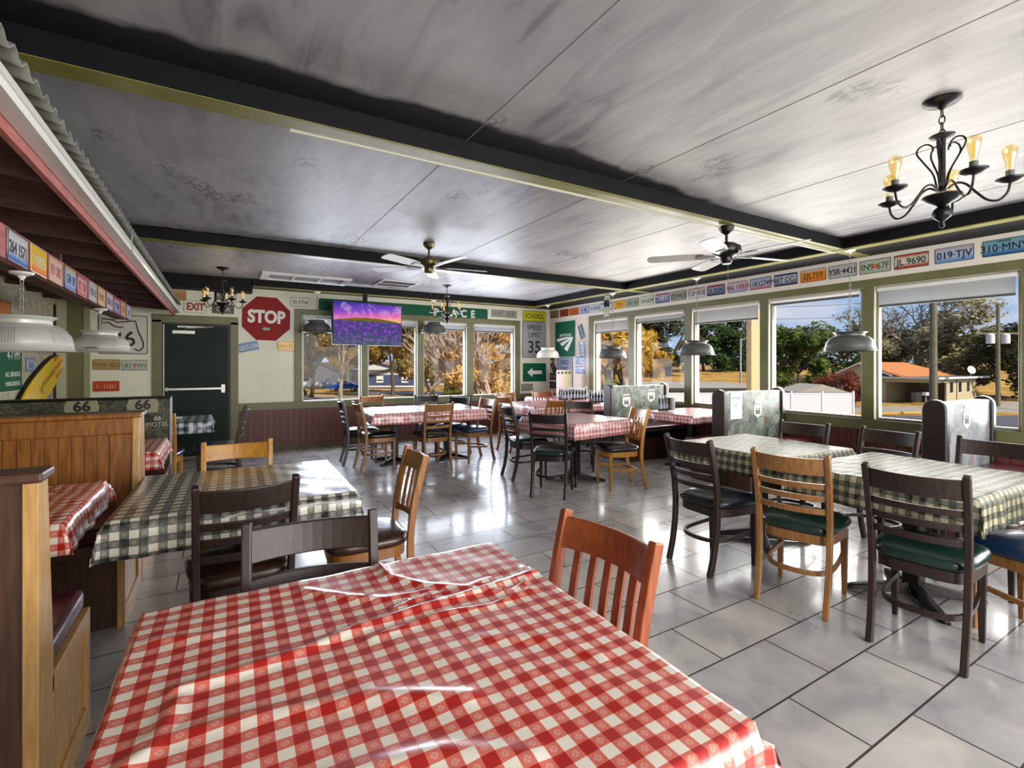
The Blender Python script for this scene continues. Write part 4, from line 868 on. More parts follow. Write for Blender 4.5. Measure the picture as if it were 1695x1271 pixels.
def make_pendant(drop, mat, loops=True):
    """origin at the rim centre; drop: height of the ceiling hook above it"""
    r = empty('pendant_lamp')
    prof = [(.232, 0), (.236, .004), (.226, .012), (.222, .05), (.212, .09), (.190, .125), (.160, .148), (.130, .158), (.128, .178), (.152, .196), (.154, .199), (.148, .199), (.120, .180)]
    inner = [(q-.004, z-.001) for q, z in prof[:-5]]
    MB().lathe(prof, 40, cap=False).build('shade', mat, r, smooth=True, ang=50)
    MB().lathe([(.001, .176), (.122, .177), (.122, .180), (.001, .181)], 24).build('shade_top', m_alud, r, smooth=True)
    for s in (-1, 1):
        MB().sweep([(s*.225, -.04, .03), (s*.262, -.035, .035), (s*.262, .035, .035), (s*.225, .04, .03)], .004, 6).build('handle', m_alud, r)
    MB().lathe([(.012, .08), (.03, .06), (.032, .04), (.02, .02), (.001, .012)], 12).build('bulb', pm('bulb_glass', '#d8d4c4', .2), r, smooth=True)
    mb = MB(); z = .18; k = 0
    while z < drop-.02:
        rr = [(.010*math.cos(2*math.pi*j/8), 0, .016*math.sin(2*math.pi*j/8)) for j in range(9)]
        if k % 2: rr = [(0, x, q) for x, _, q in rr]
        mb.sweep([(x, y, z+.014+q) for x, y, q in rr], .0028, 4); z += .026; k += 1
    mb.build('chain', m_chain, r)
    MB().lathe([(.055, drop-.004), (.05, drop-.016), (.02, drop-.026), (.006, drop-.05)], 16).build('hook_plate', m_whitemetal, r, smooth=True)
    return r
g = 'colander pendant lamps'
for i, (x, y, zr, ceil_, mt, l) in enumerate(((5.66, 2.58, 1.545, SZ-.012, m_alud, 'grey colander pendant hanging before the right windows, nearest the camera'), (5.66, 4.50, 1.535, SZ-.012, m_alud, 'grey colander pendant over the right booth table with the napkin box'),
    (5.66, 6.19, 1.515, SZ-.012, m_alud, 'grey colander pendant before the window nearest the corner'), (5.66, 8.08, 1.545, SZ-.012, m_whitemetal, 'pale colander pendant in the corner between the speed signs'),
    (1.36, 8.55, 1.93, SZ-.012, m_alud, 'dark colander pendant left of the television'), (3.40, 8.55, 1.99, SZ-.012, m_alud, 'grey colander pendant below the long green sign, right of the television'),
    (-.97, 3.80, 1.475, 1.93, m_col, 'large perforated colander pendant over the wooden booth at the left edge'), (-.97, 5.90, 1.52, 1.93, m_col, 'perforated colander pendant before the route 46 sign'))):
    p = make_pendant(ceil_-zr, mt); p.location = (x, y, zr); p.rotation_euler = (0, 0, R(20+35*i)); tag(p, l, 'pendant lamp', g)
m_bulb = thinglass('amber_bulb_glass', (.97, .86, .60, 1), .12, .05); m_fil = emis('glowing_filament', '#ffb347', 1.3); m_ceram = pm('grey_bulb_socket', '#4a524c', .5)
m_frost = pm('pale_bulb', '#d9c9a0', .25, coat=.3)
def make_chandelier(drop):
    """origin at the ceiling"""
    r = empty('chandelier')
    MB().lathe([(.075, -.002), (.078, -.008), (.06, -.022), (.02, -.034), (.008, -.05)], 28).build('ceiling_rose', m_blackmetal, r, smooth=True)
    mb = MB(); z = -.05; k = 0
    while z > -drop+.0:
        h = .026; rr = [(.012*math.cos(2*math.pi*j/10), 0, .022*math.sin(2*math.pi*j/10)) for j in range(11)]
        if k % 2: rr = [(0, x, q) for x, _, q in rr]
        mb.sweep([(x, y, z-.016+q) for x, y, q in rr], .003, 5); z -= .034; k += 1
    mb.build('chain', m_blackmetal, r)
    d = -drop
    MB().lathe([(.001, d+.0), (.03, d-.004), (.052, d-.014), (.05, d-.020), (.016, d-.032), (.0145, d-.05), (.0145, d-.30), (.05, d-.305), (.078, d-.315), (.083, d-.325), (.06, d-.345), (.03, d-.36), (.018, d-.37), (.034, d-.385), (.040, d-.405), (.034, d-.425), (.015, d-.44), (.010, d-.45), (.014, d-.462), (.008, d-.475), (.001, d-.478)], 20).build('column', m_blackmetal, r, smooth=True, ang=50)
    for k in range(5):
        a = R(72*k+8); ca, sa = math.cos(a), math.sin(a)
        P = lambda q, z: (q*ca, q*sa, d+z)
        MB().sweep(cat([P(.02, -.285), P(.055, -.262), (P(.09, -.275)), P(.125, -.32), P(.165, -.365), P(.205, -.375), P(.235, -.345), P(.245, -.30)], 4), .0055, 7).build('arm', m_blackmetal, r, smooth=True)
        a2 = a+R(36); c2, s2 = math.cos(a2), math.sin(a2); Q = lambda q, z: (q*c2, q*s2, d+z)
        MB().sweep(cat([Q(.02, -.27), Q(.035, -.20), Q(.075, -.13), Q(.098, -.085), Q(.088, -.055), Q(.06, -.045), Q(.038, -.06), Q(.034, -.085)], 4), .0042, 6).build('scroll', m_blackmetal, r, smooth=True)
        c = P(.245, 0)
        MB().lathe([(.001, -.305), (.03, -.298), (.050, -.286), (.052, -.278), (.03, -.282), (.02, -.27), (.02, -.268)], 18, (c[0], c[1], d)).build('drip_cup', m_blackmetal, r, smooth=True)
        MB().lathe([(.0165, -.278), (.0165, -.242), (.001, -.241)], 14, (c[0], c[1], d)).build('socket', m_ceram, r, smooth=True)
        b_ = MB().lathe([(.013, -.241), (.016, -.21), (.027, -.165), (.029, -.145), (.022, -.128), (.006, -.121), (.001, -.120)], 14, (c[0], c[1], d), cap=False).build('bulb', m_bulb, r, smooth=True)
        MB().sweep([(c[0]-.006, c[1], d-.225), (c[0]-.008, c[1], d-.16), (c[0], c[1], d-.15), (c[0]+.008, c[1], d-.16), (c[0]+.006, c[1], d-.225)], .0022, 5).build('filament', m_fil, b_)
    return r
ch = None
for (x, y, drop, l) in ((3.11, 1.0, .165, 'black five-arm chandelier with amber bulbs, nearest, top right'), (3.24, 7.55, .20, 'black chandelier hanging before the long green sign'), (.02, 7.75, .20, 'black chandelier hanging before the exit sign and stop sign')):
    p = make_chandelier(drop) if ch is None else copy_tree(ch); ch = ch or p
    p.location = (x, y, CZ); tag(p, l, 'chandelier', 'black five-arm chandeliers')
    if drop == .165: pass
for (x, y) in ((3.11, 1.0), (3.24, 7.55), (.02, 7.75)): light('chandelier_glow', 'POINT', (x, y, 2.30), (0, 0, 0), 3, .12, (1, .72, .42))
m_fanblack = pm('fan_black', '#131313', .3, .4); m_fanbrass = pm('antique_brass', '#5c5338', .3, .7); m_blade = pm('pale_fan_blade', '#a3a3a0', .4); m_blade2 = pm('white_fan_blade', '#c9c9ce', .4)
def make_fan(z0, drop, body, blade, rot, blen=.48, rodlen=.1):
    r = empty('ceiling_fan')
    MB().lathe([(.06, 0), (.065, -.01), (.05, -.05), (.02, -.07), (.015, -.075)], 24).build('canopy', body, r, smooth=True)
    MB().lathe([(.012, -.06), (.012, -drop)], 10).build('down_rod', body, r)
    MB().lathe([(.02, -drop), (.07, -drop-.01), (.115, -drop-.04), (.12, -drop-.085), (.11, -drop-.10), (.07, -drop-.12), (.05, -drop-.13), (.05, -drop-.165), (.035, -drop-.185), (.001, -drop-.19)], 28).build('motor_housing', body, r, smooth=True, ang=40)
    MB().sweep([(.02, 0, -drop-.18), (.02, 0, -drop-.42)], .0015, 4).build('pull_chain', m_chain, r)
    for k in range(5):
        a = R(rot+72*k); M = Matrix.Rotation(a, 4, 'Z') @ Matrix.Translation((0, 0, -drop-.115)) @ Matrix.Rotation(R(11), 4, 'X')
        b_ = MB().prism([(.19, -.055), (.32, -.068), (.62, -.068), (.655, -.05), (.665, 0), (.655, .05), (.62, .068), (.32, .068), (.19, .055)], 0, .007, M).build('blade', blade, r, bevel=.002)
        mb = MB(); mb.prism([(.09, -.018), (.20, -.045), (.25, -.035), (.25, .035), (.20, .045), (.09, .018)], -.006, 0, M); mb.build('blade_bracket', body, r)
    return r
p = make_fan(CZ, .15, m_fanbrass, m_blade2, 64); p.location = (1.95, 5.04, CZ); tag(p, 'brass ceiling fan with pale blades before the television', 'ceiling fan', 'five-blade ceiling fans')
p = make_fan(SZ, .14, m_fanblack, m_blade, 60); p.location = (3.76, 2.68, SZ-.02); tag(p, 'black ceiling fan with grey blades hung from the middle beam', 'ceiling fan', 'five-blade ceiling fans')
# vents
m_vent = pm('white_vent_enamel', '#dededf', .4); m_ventin = pm('vent_filter', '#8d8d90', .8)
v = empty('ceiling_vent', (0, 0, 0), 0, 'long white return-air vent in the ceiling above the stop sign', 'vent')
x0, x1, y0, y1, z0 = .50, 1.74, 7.72, 8.30, CZ-.035
MB().box(x0, x1, y0, y0+.07, z0, CZ).box(x0, x1, y1-.07, y1, z0, CZ).box(x0, x0+.10, y0+.07, y1-.07, z0, CZ).box(x1-.10, x1, y0+.07, y1-.07, z0, CZ).build('frame', m_vent, v, bevel=.004)
box1(x0+.1, x1-.1, y0+.07, y1-.07, z0+.02, CZ).build('filter', m_ventin, v)
MB().box(x0+.42, x0+.45, y0+.07, y1-.07, z0+.005, z0+.02).box(x0+.79, x0+.82, y0+.07, y1-.07, z0+.005, z0+.02).build('divider', m_vent, v)
v = empty('ceiling_vent', (0, 0, 0), 0, 'square louvred ceiling vent right of the long white one', 'vent')
MB().box(2.15, 2.75, 7.50, 7.53, CZ-.02, CZ).box(2.15, 2.75, 8.07, 8.10, CZ-.02, CZ).box(2.15, 2.18, 7.53, 8.07, CZ-.02, CZ).box(2.72, 2.75, 7.53, 8.07, CZ-.02, CZ).box(2.18, 2.72, 7.785, 7.815, CZ-.02, CZ).build('frame', m_vent, v)
for k in range(8):
    yy = 7.55+.064*k; MB().add([(2.19, yy, CZ-.022), (2.71, yy, CZ-.022), (2.71, yy+.045, CZ-.002), (2.19, yy+.045, CZ-.002), (2.19, yy, CZ-.019), (2.71, yy, CZ-.019), (2.71, yy+.045, CZ+.0), (2.19, yy+.045, CZ+.0)], [(0, 1, 2, 3), (7, 6, 5, 4), (0, 4, 5, 1), (2, 6, 7, 3), (1, 5, 6, 2), (0, 3, 7, 4)]).build('louvre', m_ventin, v)
# television
def tv_mat():
    m = bpy.data.materials.new('lavender_field_screen'); m.use_nodes = True; N = m.node_tree.nodes; L = m.node_tree.links
    for n in list(N): N.remove(n)
    o = N.new('ShaderNodeOutputMaterial'); e = N.new('ShaderNodeEmission'); e.inputs[1].default_value = .8; L.new(e.outputs[0], o.inputs[0])
    tc = N.new('ShaderNodeTexCoord'); s = N.new('ShaderNodeSeparateXYZ'); L.new(tc.outputs['UV'], s.inputs[0]); X, Y = s.outputs['X'], s.outputs['Y']
    def nz(st, sc_, d=5, dist=0):
        mp = N.new('ShaderNodeMapping'); mp.inputs['Scale'].default_value = st; L.new(tc.outputs['UV'], mp.inputs[0]); n = N.new('ShaderNodeTexNoise'); n.inputs['Scale'].default_value = sc_; n.inputs['Detail'].default_value = d; n.inputs['Distortion'].default_value = dist; L.new(mp.outputs[0], n.inputs[0]); return n.outputs[0]
    def ramp(v, *st):
        r = N.new('ShaderNodeValToRGB'); el = r.color_ramp.elements; el[0].position, el[0].color = st[0][0], lin(st[0][1]); el[1].position, el[1].color = st[-1][0], lin(st[-1][1])
        for p, c in st[1:-1]: q = el.new(p); q.color = lin(c)
        L.new(v, r.inputs[0]); return r.outputs[0]
    sky_ = ramp(M_(N, L, 'ADD', Y, M_(N, L, 'MULTIPLY', X, -.15)), (.50, '#ffb070'), (.58, '#f070b0'), (.74, '#8a50c8'), (.95, '#3a36a0'))
    cl = ramp(nz((3, 1.2, 1), 3, 5, 1.5), (.5, '#000000'), (.7, '#ffffff')); sky_ = mix(N, L, M_(N, L, 'MULTIPLY', cl, .45), sky_, lin('#f0c8f0'))
    fld = ramp(nz((3.2, 2.2, 1), 6, 6), (.36, '#2c6a2c'), (.46, '#4a3c78'), (.54, '#7a4cb0'), (.68, '#9a68c0')); fg = ramp(Y, (.0, '#2c7a24'), (.30, '#4a3088')); fld = mix(N, L, .35, fld, fg)
    hl = M_(N, L, 'MULTIPLY_ADD', M_(N, L, 'SINE', M_(N, L, 'MULTIPLY', X, 3.1)), .09, .56)
    hill = ramp(Y, (.5, '#4a6a20'), (.68, '#8a6a20'))
    c = mix(N, L, M_(N, L, 'GREATER_THAN', Y, hl), hill, sky_); c = mix(N, L, M_(N, L, 'GREATER_THAN', Y, .56), fld, c); L.new(c, e.inputs[0]); return m
tv = empty('television', (2.16, 8.40, 2.095), R(12), 'wall-hung television showing a purple lavender field at sunset', 'television')
box1(-.63, .63, -.02, .035, -.36, .36).build('housing', m_blk, tv, bevel=.006)
q = MB().add([(-.615, -.0215, -.345), (.615, -.0215, -.345), (.615, -.0215, .345), (-.615, -.0215, .345)], [(0, 1, 2, 3)], [(0, 0), (1, 0), (1, 1), (0, 1)]).build('screen', tv_mat(), tv)
MB().box(-.04, .04, .035, .20, .1, .2).box(-.03, .03, .10, .16, .2, .63).build('bracket', m_blackmetal, tv)
# conduit along the beam
MB().sweep([(.3, 2.70, SZ-.03), (5.6, 2.70, SZ-.03)], .010, 8).build('conduit', pm('conduit_grey', '#a8a898', .5), smooth=True)
tag(bpy.data.objects['conduit'], 'white conduit run along the underside of the middle beam', 'conduit')
# ================================================================ table-top things
m_amber = pm('dark_bottle_glass', '#16161a', .12, coat=.4); m_capw = pm('pale_bottle_cap', '#b9bcc4', .4); m_lab = pm('label_paper', '#8e93a3', .6); m_redb = pm('red_sauce', '#8a3030', .25)
def make_bottle(body):
    o = MB().lathe([(.026, 0), (.028, .004), (.028, .11), (.014, .145), (.013, .165), (.001, .166)], 12).build('sauce_bottle', body, smooth=True)
    MB().lathe([(.0285, .03), (.0285, .085)], 12, cap=False).build('label_band', m_lab, o); MB().lathe([(.015, .160), (.015, .188), (.001, .189)], 10).build('cap', m_capw, o, smooth=True); return o
bp, br_ = make_bottle(m_amber), None
first = True; rnd = random.Random(4)
def bottle(x, y, l, g, rot):
    global first
    o = bp if first else copy_tree(bp); first = False; o.location = (x, y, .764); o.rotation_euler = (0, 0, rot); o.scale = (1.05, 1.05, rnd.uniform(1.05, 1.25)); tag(o, l, 'bottle', g)
for i in range(24): bottle(5.33+.072*(i % 8)+rnd.uniform(-.004, .004), 7.10+.068*(i//8), 'dark sauce bottle in the large cluster on the corner-side booth table', 'large cluster of sauce bottles', i)
for i in range(8): bottle(5.30+.066*(i % 4), 6.27+.068*(i//4), 'dark sauce bottle in the small cluster at the near edge of that booth table', 'small cluster of sauce bottles', i)
for i in range(3): bottle(5.20+.062*i, 4.74, 'dark sauce bottle beside the grey napkin box on the right booth table', 'bottles by the napkin box', i)
o = MB().sweep([(5.40, 4.74, .764), (5.40, 4.74, .95)], 1, up=(1, 0, 0), sect=rrect(.10, .12, .02)).build('napkin_box', pm('grey_napkin_box', '#6b6f68', .4, .3), smooth=True); tag(o, 'grey napkin box on the right booth table', 'napkin box')
for i, (x, c) in enumerate(((5.80, '#cfc0bc'), (5.985, '#cfc9a4'))):
    o = box1(x-.090, x+.090, 7.85, 7.86, .764, 1.30).build('menu_card', pm('menu_%d' % i, c, .6)); tag(o, ('pinkish', 'yellowish')[i]+' menu card standing on the corner booth table', 'menu')
    for k in range(2): MB().box(x-.07+.09*k, x-.02+.09*k, 7.847, 7.85, 1.22, 1.27).build('print', pm('menu_print', '#5c5048', .7), o)
o = MB().sweep([(-.62, 7.02, .764), (-.40, 7.02, .764)], 1, up=(0, 1, 0), sect=[(-.03, 0), (.03, 0), (.03, .02), (-.03, .02)]).build('cutlery_roll', m_white); tag(o, 'pale napkin roll on the small table by the green door', 'napkin')
# ================================================================ outside
GZ = -2.6
def gh(u, w):
    if w < 22: return -.25+(GZ+.25)*max(0, (w-9))/13 if w > 9 else -.25
    if w < 61: return GZ
    s = 1 if u > 10 else .0 if u < -5 else (u+5)/15
    return GZ+min(1, (w-61)/34)*(2.5*s+.3)+max(0, w-95)*.006
def outside_ground():
    vs = []; fs = []; nu, nw = 41, 37
    W_ = [6, 9, 12, 16, 20, 24, 28, 32, 36, 40, 45, 50, 55, 60, 65, 70, 75, 80, 86, 92, 98, 105, 112, 120, 128, 136, 145, 155, 165, 175, 190, 210, 240, 280, 330, 400, 480]
    for w in W_:
        for i in range(nu):
            u = (-1.35+2.85*i/(nu-1))*w; vs.append(UW(u, w, gh(u, w)))
    for j in range(len(W_)-1):
        for i in range(nu-1): fs.append((j*nu+i, j*nu+i+1, (j+1)*nu+i+1, (j+1)*nu+i))
    m, N, L, b = newmat('dry_grass_and_dirt'); setp(b, .9, 0, 0, .1)
    g_ = N.new('ShaderNodeNewGeometry'); n = N.new('ShaderNodeTexNoise'); n.inputs['Scale'].default_value = .35; n.inputs['Detail'].default_value = 10; L.new(g_.outputs['Position'], n.inputs[0])
    r = N.new('ShaderNodeValToRGB'); e = r.color_ramp.elements; e[0].position = .32; e[0].color = lin('#8a6a34'); e[1].position = .68; e[1].color = lin('#c09c5c'); q = e.new(.5); q.color = lin('#a98448'); L.new(n.outputs[0], r.inputs[0]); L.new(r.outputs[0], b.inputs['Base Color'])
    o = MB().add(vs, fs).build('ground', m); tag(o, kind='structure')
outside_ground()
m_asph = pm('asphalt', '#4a4c52', .8, 0, '#5c5d60', 2); m_road = pm('pale_road', '#97897e', .85, 0, '#8a7c72', 1.5); m_conc = pm('pale_concrete', '#a79f92', .8, 0, '#988f82', 1)  # road is a paler grey-brown than the lot
def patch(name, u0, u1, w0, w1, z, mat):
    P = [UW(u0, w0, z), UW(u1, w0, z), UW(u1, w1, z), UW(u0, w1, z)]; P2 = [p-Vector((0, 0, .05)) for p in P]
    return tag(MB().add(P+P2, [(0, 1, 2, 3), (7, 6, 5, 4), (0, 4, 5, 1), (1, 5, 6, 2), (2, 6, 7, 3), (3, 7, 4, 0)]).build(name, mat), kind='structure')
patch('road', -80, 0, 53, 62, GZ+.06, m_road); patch('parking_lot', 8, 60, 22, 38, GZ+.06, m_asph); patch('driveway', 26, 48, 41, 46.5, GZ+.06, m_conc); patch('side_road', 44, 90, 28, 52, GZ+.09, m_conc)
patch('yard_path', -22, -6, 66, 72, GZ+.10, m_conc)
m_yel = pm('yellow_kerb_paint', '#c99f3c', .7)
M_UW = Matrix.Translation((0, 0, 0)) @ Matrix.Rotation(-YAW, 4, 'Z')
def ub(mb, u0, u1, w0, w1, z0, z1): return mb.box(u0, u1, w0, w1, z0, z1)
def place(o, u=0, w=0, z=0, rot=0):
    o.matrix_world = Matrix.Translation(UW(u, w, z)) @ Matrix.Rotation(-YAW+rot, 4, 'Z'); return o
for k in range(4):
    o = ub(MB(), -1.0, 1.0, -.12, .12, 0, .16).build('parking_stop', m_yel, bevel=.03); place(o, 29.5+2.7*k, 38.6+.45*k, GZ+.10); tag(o, 'yellow parking stop at the edge of the lot, number %s from the left' % ('one', 'two', 'three', 'four')[k], 'parking stop', 'yellow parking stops'); 
m_vinylf = pm('white_vinyl_fence', '#d9dadd', .5)
f = empty('vinyl_fence'); place(f, 0, 38.4, GZ+.0); tag(f, 'white vinyl panel fence beyond the parking lot', 'fence')
u = 12.2; k = 0
while u < 27.4:
    ub(MB(), u-.07, u+.07, -.07, .07, 0, 1.95).build('post', m_vinylf, f); 
    if u+2.44 < 28: ub(ub(MB(), u+.07, u+2.37, -.03, .03, .08, 1.78), u+.07, u+2.37, -.045, .045, 1.70, 1.82).build('panel', m_vinylf, f)
    u += 2.44; k += 1
# low flat-roofed building behind the fence
m_beige = pm('beige_wall', '#8d8672', .7); m_flat = pm('pale_flat_roof', '#a39c90', .7); m_dkf = pm('dark_fascia', '#33302c', .6)
b_ = empty('low_building'); place(b_, 0, 42.5, GZ); tag(b_, 'long low building with a pale flat roof behind the white fence', 'building')
ub(MB(), 9.6, 22.6, .3, 12, 0, 1.75).build('wall', m_beige, b_); ub(MB(), 9.0, 23.4, -.3, 13, 2.0, 2.10).build('roof', m_flat, b_); ub(MB(), 9.0, 23.4, -.34, -.28, 1.75, 2.0).build('fascia', m_dkf, b_)
b_ = empty('garden_shed'); place(b_, 26.3, 41.5, GZ); tag(b_, 'pale low-gabled shed just behind the white fence', 'shed')
ub(MB(), -1.9, 1.9, 0, 3, 0, 1.7).build('wall', m_flat, b_); MB().prism([(-2.2, 1.7), (2.2, 1.7), (0, 2.35)], -.2, 3.2, Matrix(((1, 0, 0), (0, 0, 1), (0, 1, 0))).to_4x4()).build('roof', m_flat, b_)
# house with the orange roof
m_oroof = pm('orange_shingle', '#c8804a', .8, 0, '#b0703e', 6); m_siding = pm('cream_siding', '#b8ac8c', .7); m_greyr = pm('grey_roofing', '#6a635c', .7); m_trimw = pm('white_fascia', '#dcdcd8', .5); m_glassd = pm('dark_window', '#22262c', .15); m_tanw = pm('tan_wall', '#8a7a60', .7)
X = Matrix(((1, 0, 0), (0, 0, 1), (0, 1, 0))).to_4x4()
h = empty('orange_roof_house'); place(h, 42.4, 49, GZ, R(-59.2)); tag(h, 'cream house with an orange shingle roof and a carport, across the lot', 'house')
ub(MB(), -9, -4.3, 0, 11, 0, 2.7).build('wall', m_siding, h); MB().prism([(-9.3, 2.7), (-4.0, 2.7), (-6.6, 4.15)], .0, .1, X).build('gable', m_siding, h)
def slab(a, b, c, d, t=.15): P = [Vector(q) for q in (a, b, c, d)]; Q = [p-Vector((0, 0, t)) for p in P]; return MB().add(P+Q, [(0, 1, 2, 3), (7, 6, 5, 4), (0, 4, 5, 1), (1, 5, 6, 2), (2, 6, 7, 3), (3, 7, 4, 0)])
slab((-9.7, -.4, 2.75), (-6.6, -.4, 4.33), (-6.6, 11, 4.33), (-9.7, 12, 2.75)).build('roof', m_oroof, h); slab((-6.6, -.4, 4.33), (-2.6, -.4, 2.78), (-2.6, 14.5, 2.78), (-6.6, 11, 4.33)).build('roof', m_oroof, h)
for (a, b) in (((-9.72, 2.62), (-6.6, 4.2)), ((-6.6, 4.2), (-3.4, 2.85))): MB().sweep([(a[0], -.42, a[1]), (b[0], -.42, b[1])], 1, up=(0, 1, 0), sect=[(-.03, -.10), (.03, -.10), (.03, .08), (-.03, .08)]).build('bargeboard', m_trimw, h)
ub(MB(), -4.9, .5, -.5, 13.5, 2.66, 2.74).build('flat_roof', m_greyr, h); ub(ub(MB(), -4.9, .5, -.56, -.5, 2.56, 2.76), .5, .56, -.56, 13.5, 2.56, 2.76).build('fascia', m_trimw, h)
ub(ub(MB(), -4.3, .2, -.2, -.05, 2.2, 2.6), .05, .2, -.05, 3, 2.2, 2.6).build('header', m_siding, h); ub(MB(), -4.3, 0, 5.6, 5.8, 0, 2.66).build('carport_wall', m_tanw, h); ub(MB(), -.15, 0, 3, 11.2, 0, 2.66).build('wing_wall', m_siding, h)
ub(MB(), -8.3, -5.2, -.04, 0, .75, 2.1).build('window', m_glassd, h)
for k in range(3): o = ub(MB(), 0, .05, 3.8+2.3*k, 4.6+2.3*k, 1.1, 2.2).build('window', m_glassd, h); ub(MB(), .0, .03, 3.7+2.3*k, 4.7+2.3*k, 1.0, 2.3).build('frame', m_trimw, o)
for (xx, yy) in ((-4.3, -.2), (.05, -.2)): ub(MB(), xx, xx+.16, yy, yy+.16, 0, 2.3).build('porch_post', m_siding, h)
o = MB().lathe([(.001, 0), (.3, .03), (.42, .10), (.44, .11)], 18, M=Matrix.Translation((0, 0, .7)) @ Matrix.Rotation(R(75), 4, 'X')).build('satellite_dish', m_trimw, smooth=True); MB().sweep([(0, 0, 0), (0, .02, .7)], .025, 6).build('mast', m_trimw, o); place(o, 50.0, 53.2, GZ+2.74); tag(o, 'white satellite dish on the flat roof of the cream house', 'satellite dish')
o = MB().box(-.2, .2, -.25, .25, 1.05, 1.35).build('mailbox', m_trimw, bevel=.06); MB().box(-.05, .05, -.05, .05, 0, 1.05).build('post', m_tanw, o); place(o, 39.0, 46.0, GZ+.06); tag(o, 'white mailbox on a post before the carport', 'mailbox')
o = ub(MB(), -.28, .28, -.35, .35, 0, 1.0).build('storage_box', m_trimw); place(o, 44.4, 53.6, GZ); tag(o, 'white storage box in the shade of the carport', 'box')
# poles, column, wires
m_wpole = pm('weathered_pole', '#787259', .8, 0, '#6a644e', 3); m_metp = pm('pale_metal_pole', '#a4aaa8', .4, .3)
def pole(name, label, u, w, z1, r, mat):
    o = MB().lathe([(r*1.15, 0), (r*.85, z1-GZ)], 10).build(name, mat, smooth=True); place(o, u, w, GZ); return tag(o, label, 'pole')
pole('wooden_pole', 'greenish wooden pole cutting up before the orange-roofed house', (1545-847.5)/808*30, 30, 7, .19, m_wpole)
p = pole('utility_pole', 'utility pole with white transformer cans at far right', (1652-847.5)/808*46, 46, 7.2, .16, m_wpole)
for s in (-1, 1): MB().lathe([(.001, 0), (.32, .02), (.32, .85), (.2, .95), (.001, .96)], 14, (s*.72, 0, 6.0)).build('transformer', m_trimw, p, smooth=True)
ub(MB(), -2.2, 2.2, -.06, .06, 6.9, 7.05).build('crossarm', m_wpole, p)
p = pole('lamp_post', 'thin metal street lamp seen in the middle right window', (1226-847.5)/808*60, 60, 4.6, .13, m_metp); MB().sweep([(0, 0, 7.0), (.9, 0, 7.4), (1.8, 0, 7.3)], .05, 6).build('arm', m_metp, p)
o = ub(MB(), -.10, .10, -.10, .10, 0, 2.75).build('porch_column', pm('cream_porch_post', '#c9b78c', .6)); place(o, (1248-847.5)/808*9.6, 9.6, -.3); tag(o, 'cream porch column just outside the third right window', 'column')
o = ub(MB(), -.13, .13, -.13, .13, 0, 2.8).build('brick_pier', pm('pink_brick', '#a87a68', .8, 0, '#8e6254', 14)); place(o, (985-847.5)/808*11.6, 11.6, -.3); tag(o, 'pinkish brick pier outside the window nearest the corner', 'pier')
for k, (z0, z1) in enumerate(((6.6, 7.4), (5.6, 6.1), (4.6, 4.8))):
    pts = [UW(14+26*i/10, 46+0*i, z0+(z1-z0)*i/10-.5*math.sin(math.pi*i/10)+.4) for i in range(11)]
    o = MB().sweep(pts, .022, 4).build('power_line', m_blk); tag(o, ('topmost', 'middle', 'lowest')[k]+' power line across the sky in the right windows', 'power line', 'power lines')
# far side: car and houses
def car():
    r = empty('car'); m_c = pm('blue_car_paint', '#16489c', .25, .3, coat=.6); m_t = pm('tyre', '#141416', .8)
    prof = [(-2.3, .35), (-2.28, .62), (-2.1, .78), (-1.35, .90), (-.75, 1.36), (-.2, 1.46), (.5, 1.46), (1.1, 1.34), (1.75, 1.02), (2.2, .98), (2.3, .8), (2.3, .35)]
    rr = []
    for y, s in ((-.88, .93), (-.84, .985), (-.6, 1), (.6, 1), (.84, .985), (.88, .93)):
        rr.append([Vector((x*(.985 if abs(y) > .85 else 1), y*(.80 if z > 1.1 else 1), .35+(z-.35)*s)) for x, z in prof])
    MB().rings(rr).build('body', m_c, r, smooth=True, ang=40)
    MB().prism([(-1.2, .93), (-.72, 1.30), (-.2, 1.38), (.5, 1.38), (1.02, 1.27), (1.5, 1.0), (1.5, .97)], -.80, .80, X).build('side_glass', m_glassd, r)
    for x in (-1.42, 1.40):
        for y in (-.80, .80):
            M = Matrix.Translation((x, y, .33)) @ Matrix.Rotation(R(90), 4, 'X'); o = MB().lathe([(.001, -.11), (.30, -.11), (.33, -.08), (.33, .08), (.30, .11), (.001, .11)], 20, M=M).build('wheel', m_t, r, smooth=True); MB().lathe([(.001, -.118), (.21, -.118), (.21, .118), (.001, .118)], 14, M=M).build('hub', m_steel, o)
    return r
c = car(); place(c, (570-847.5)/808*72, 72, GZ+.14, R(4)); tag(c, 'blue sedan parked across the road, seen through the first far window', 'car')
def house(name, label, px, w, width, eave, ridge, wallc, roofc, depth=7, wins=2, trimc='#d0d2d6', z=GZ+.1):
    r = empty(name); wm = pm(name+'_wall', wallc, .7); rm = pm(name+'_roof', roofc, .8, 0, roofc, 3); tm = pm(name+'_trim', trimc, .6)
    ub(MB(), -width/2, width/2, 0, depth, -.5, eave).build('wall', wm, r)
    MB().prism([(-width/2, eave), (width/2, eave), (0, ridge-.15)], .0, .08, X).build('gable', tm, r)
    for s in (-1, 1): MB().prism([(s*(width/2+.6), eave-.15), (0, ridge), (0, ridge+.18), (s*(width/2+.6), eave+.03)], -.6, depth+.4, X).build('roof', rm, r)
    for k in range(wins):
        x = -width*.28+k*width*.5/(max(1, wins-1)); o = ub(MB(), x-.55, x+.55, -.05, 0, 1.0, 2.1).build('window', m_trimw, r); ub(MB(), x-.47, x+.47, -.07, -.05, 1.3, 1.5).build('pane', m_glassd, o)
    ub(MB(), -width/2, width/2, -.08, 0, .25, .5).build('skirting', tm, r)
    place(r, (px-847.5)/808*w, w, z); return tag(r, label, 'house')
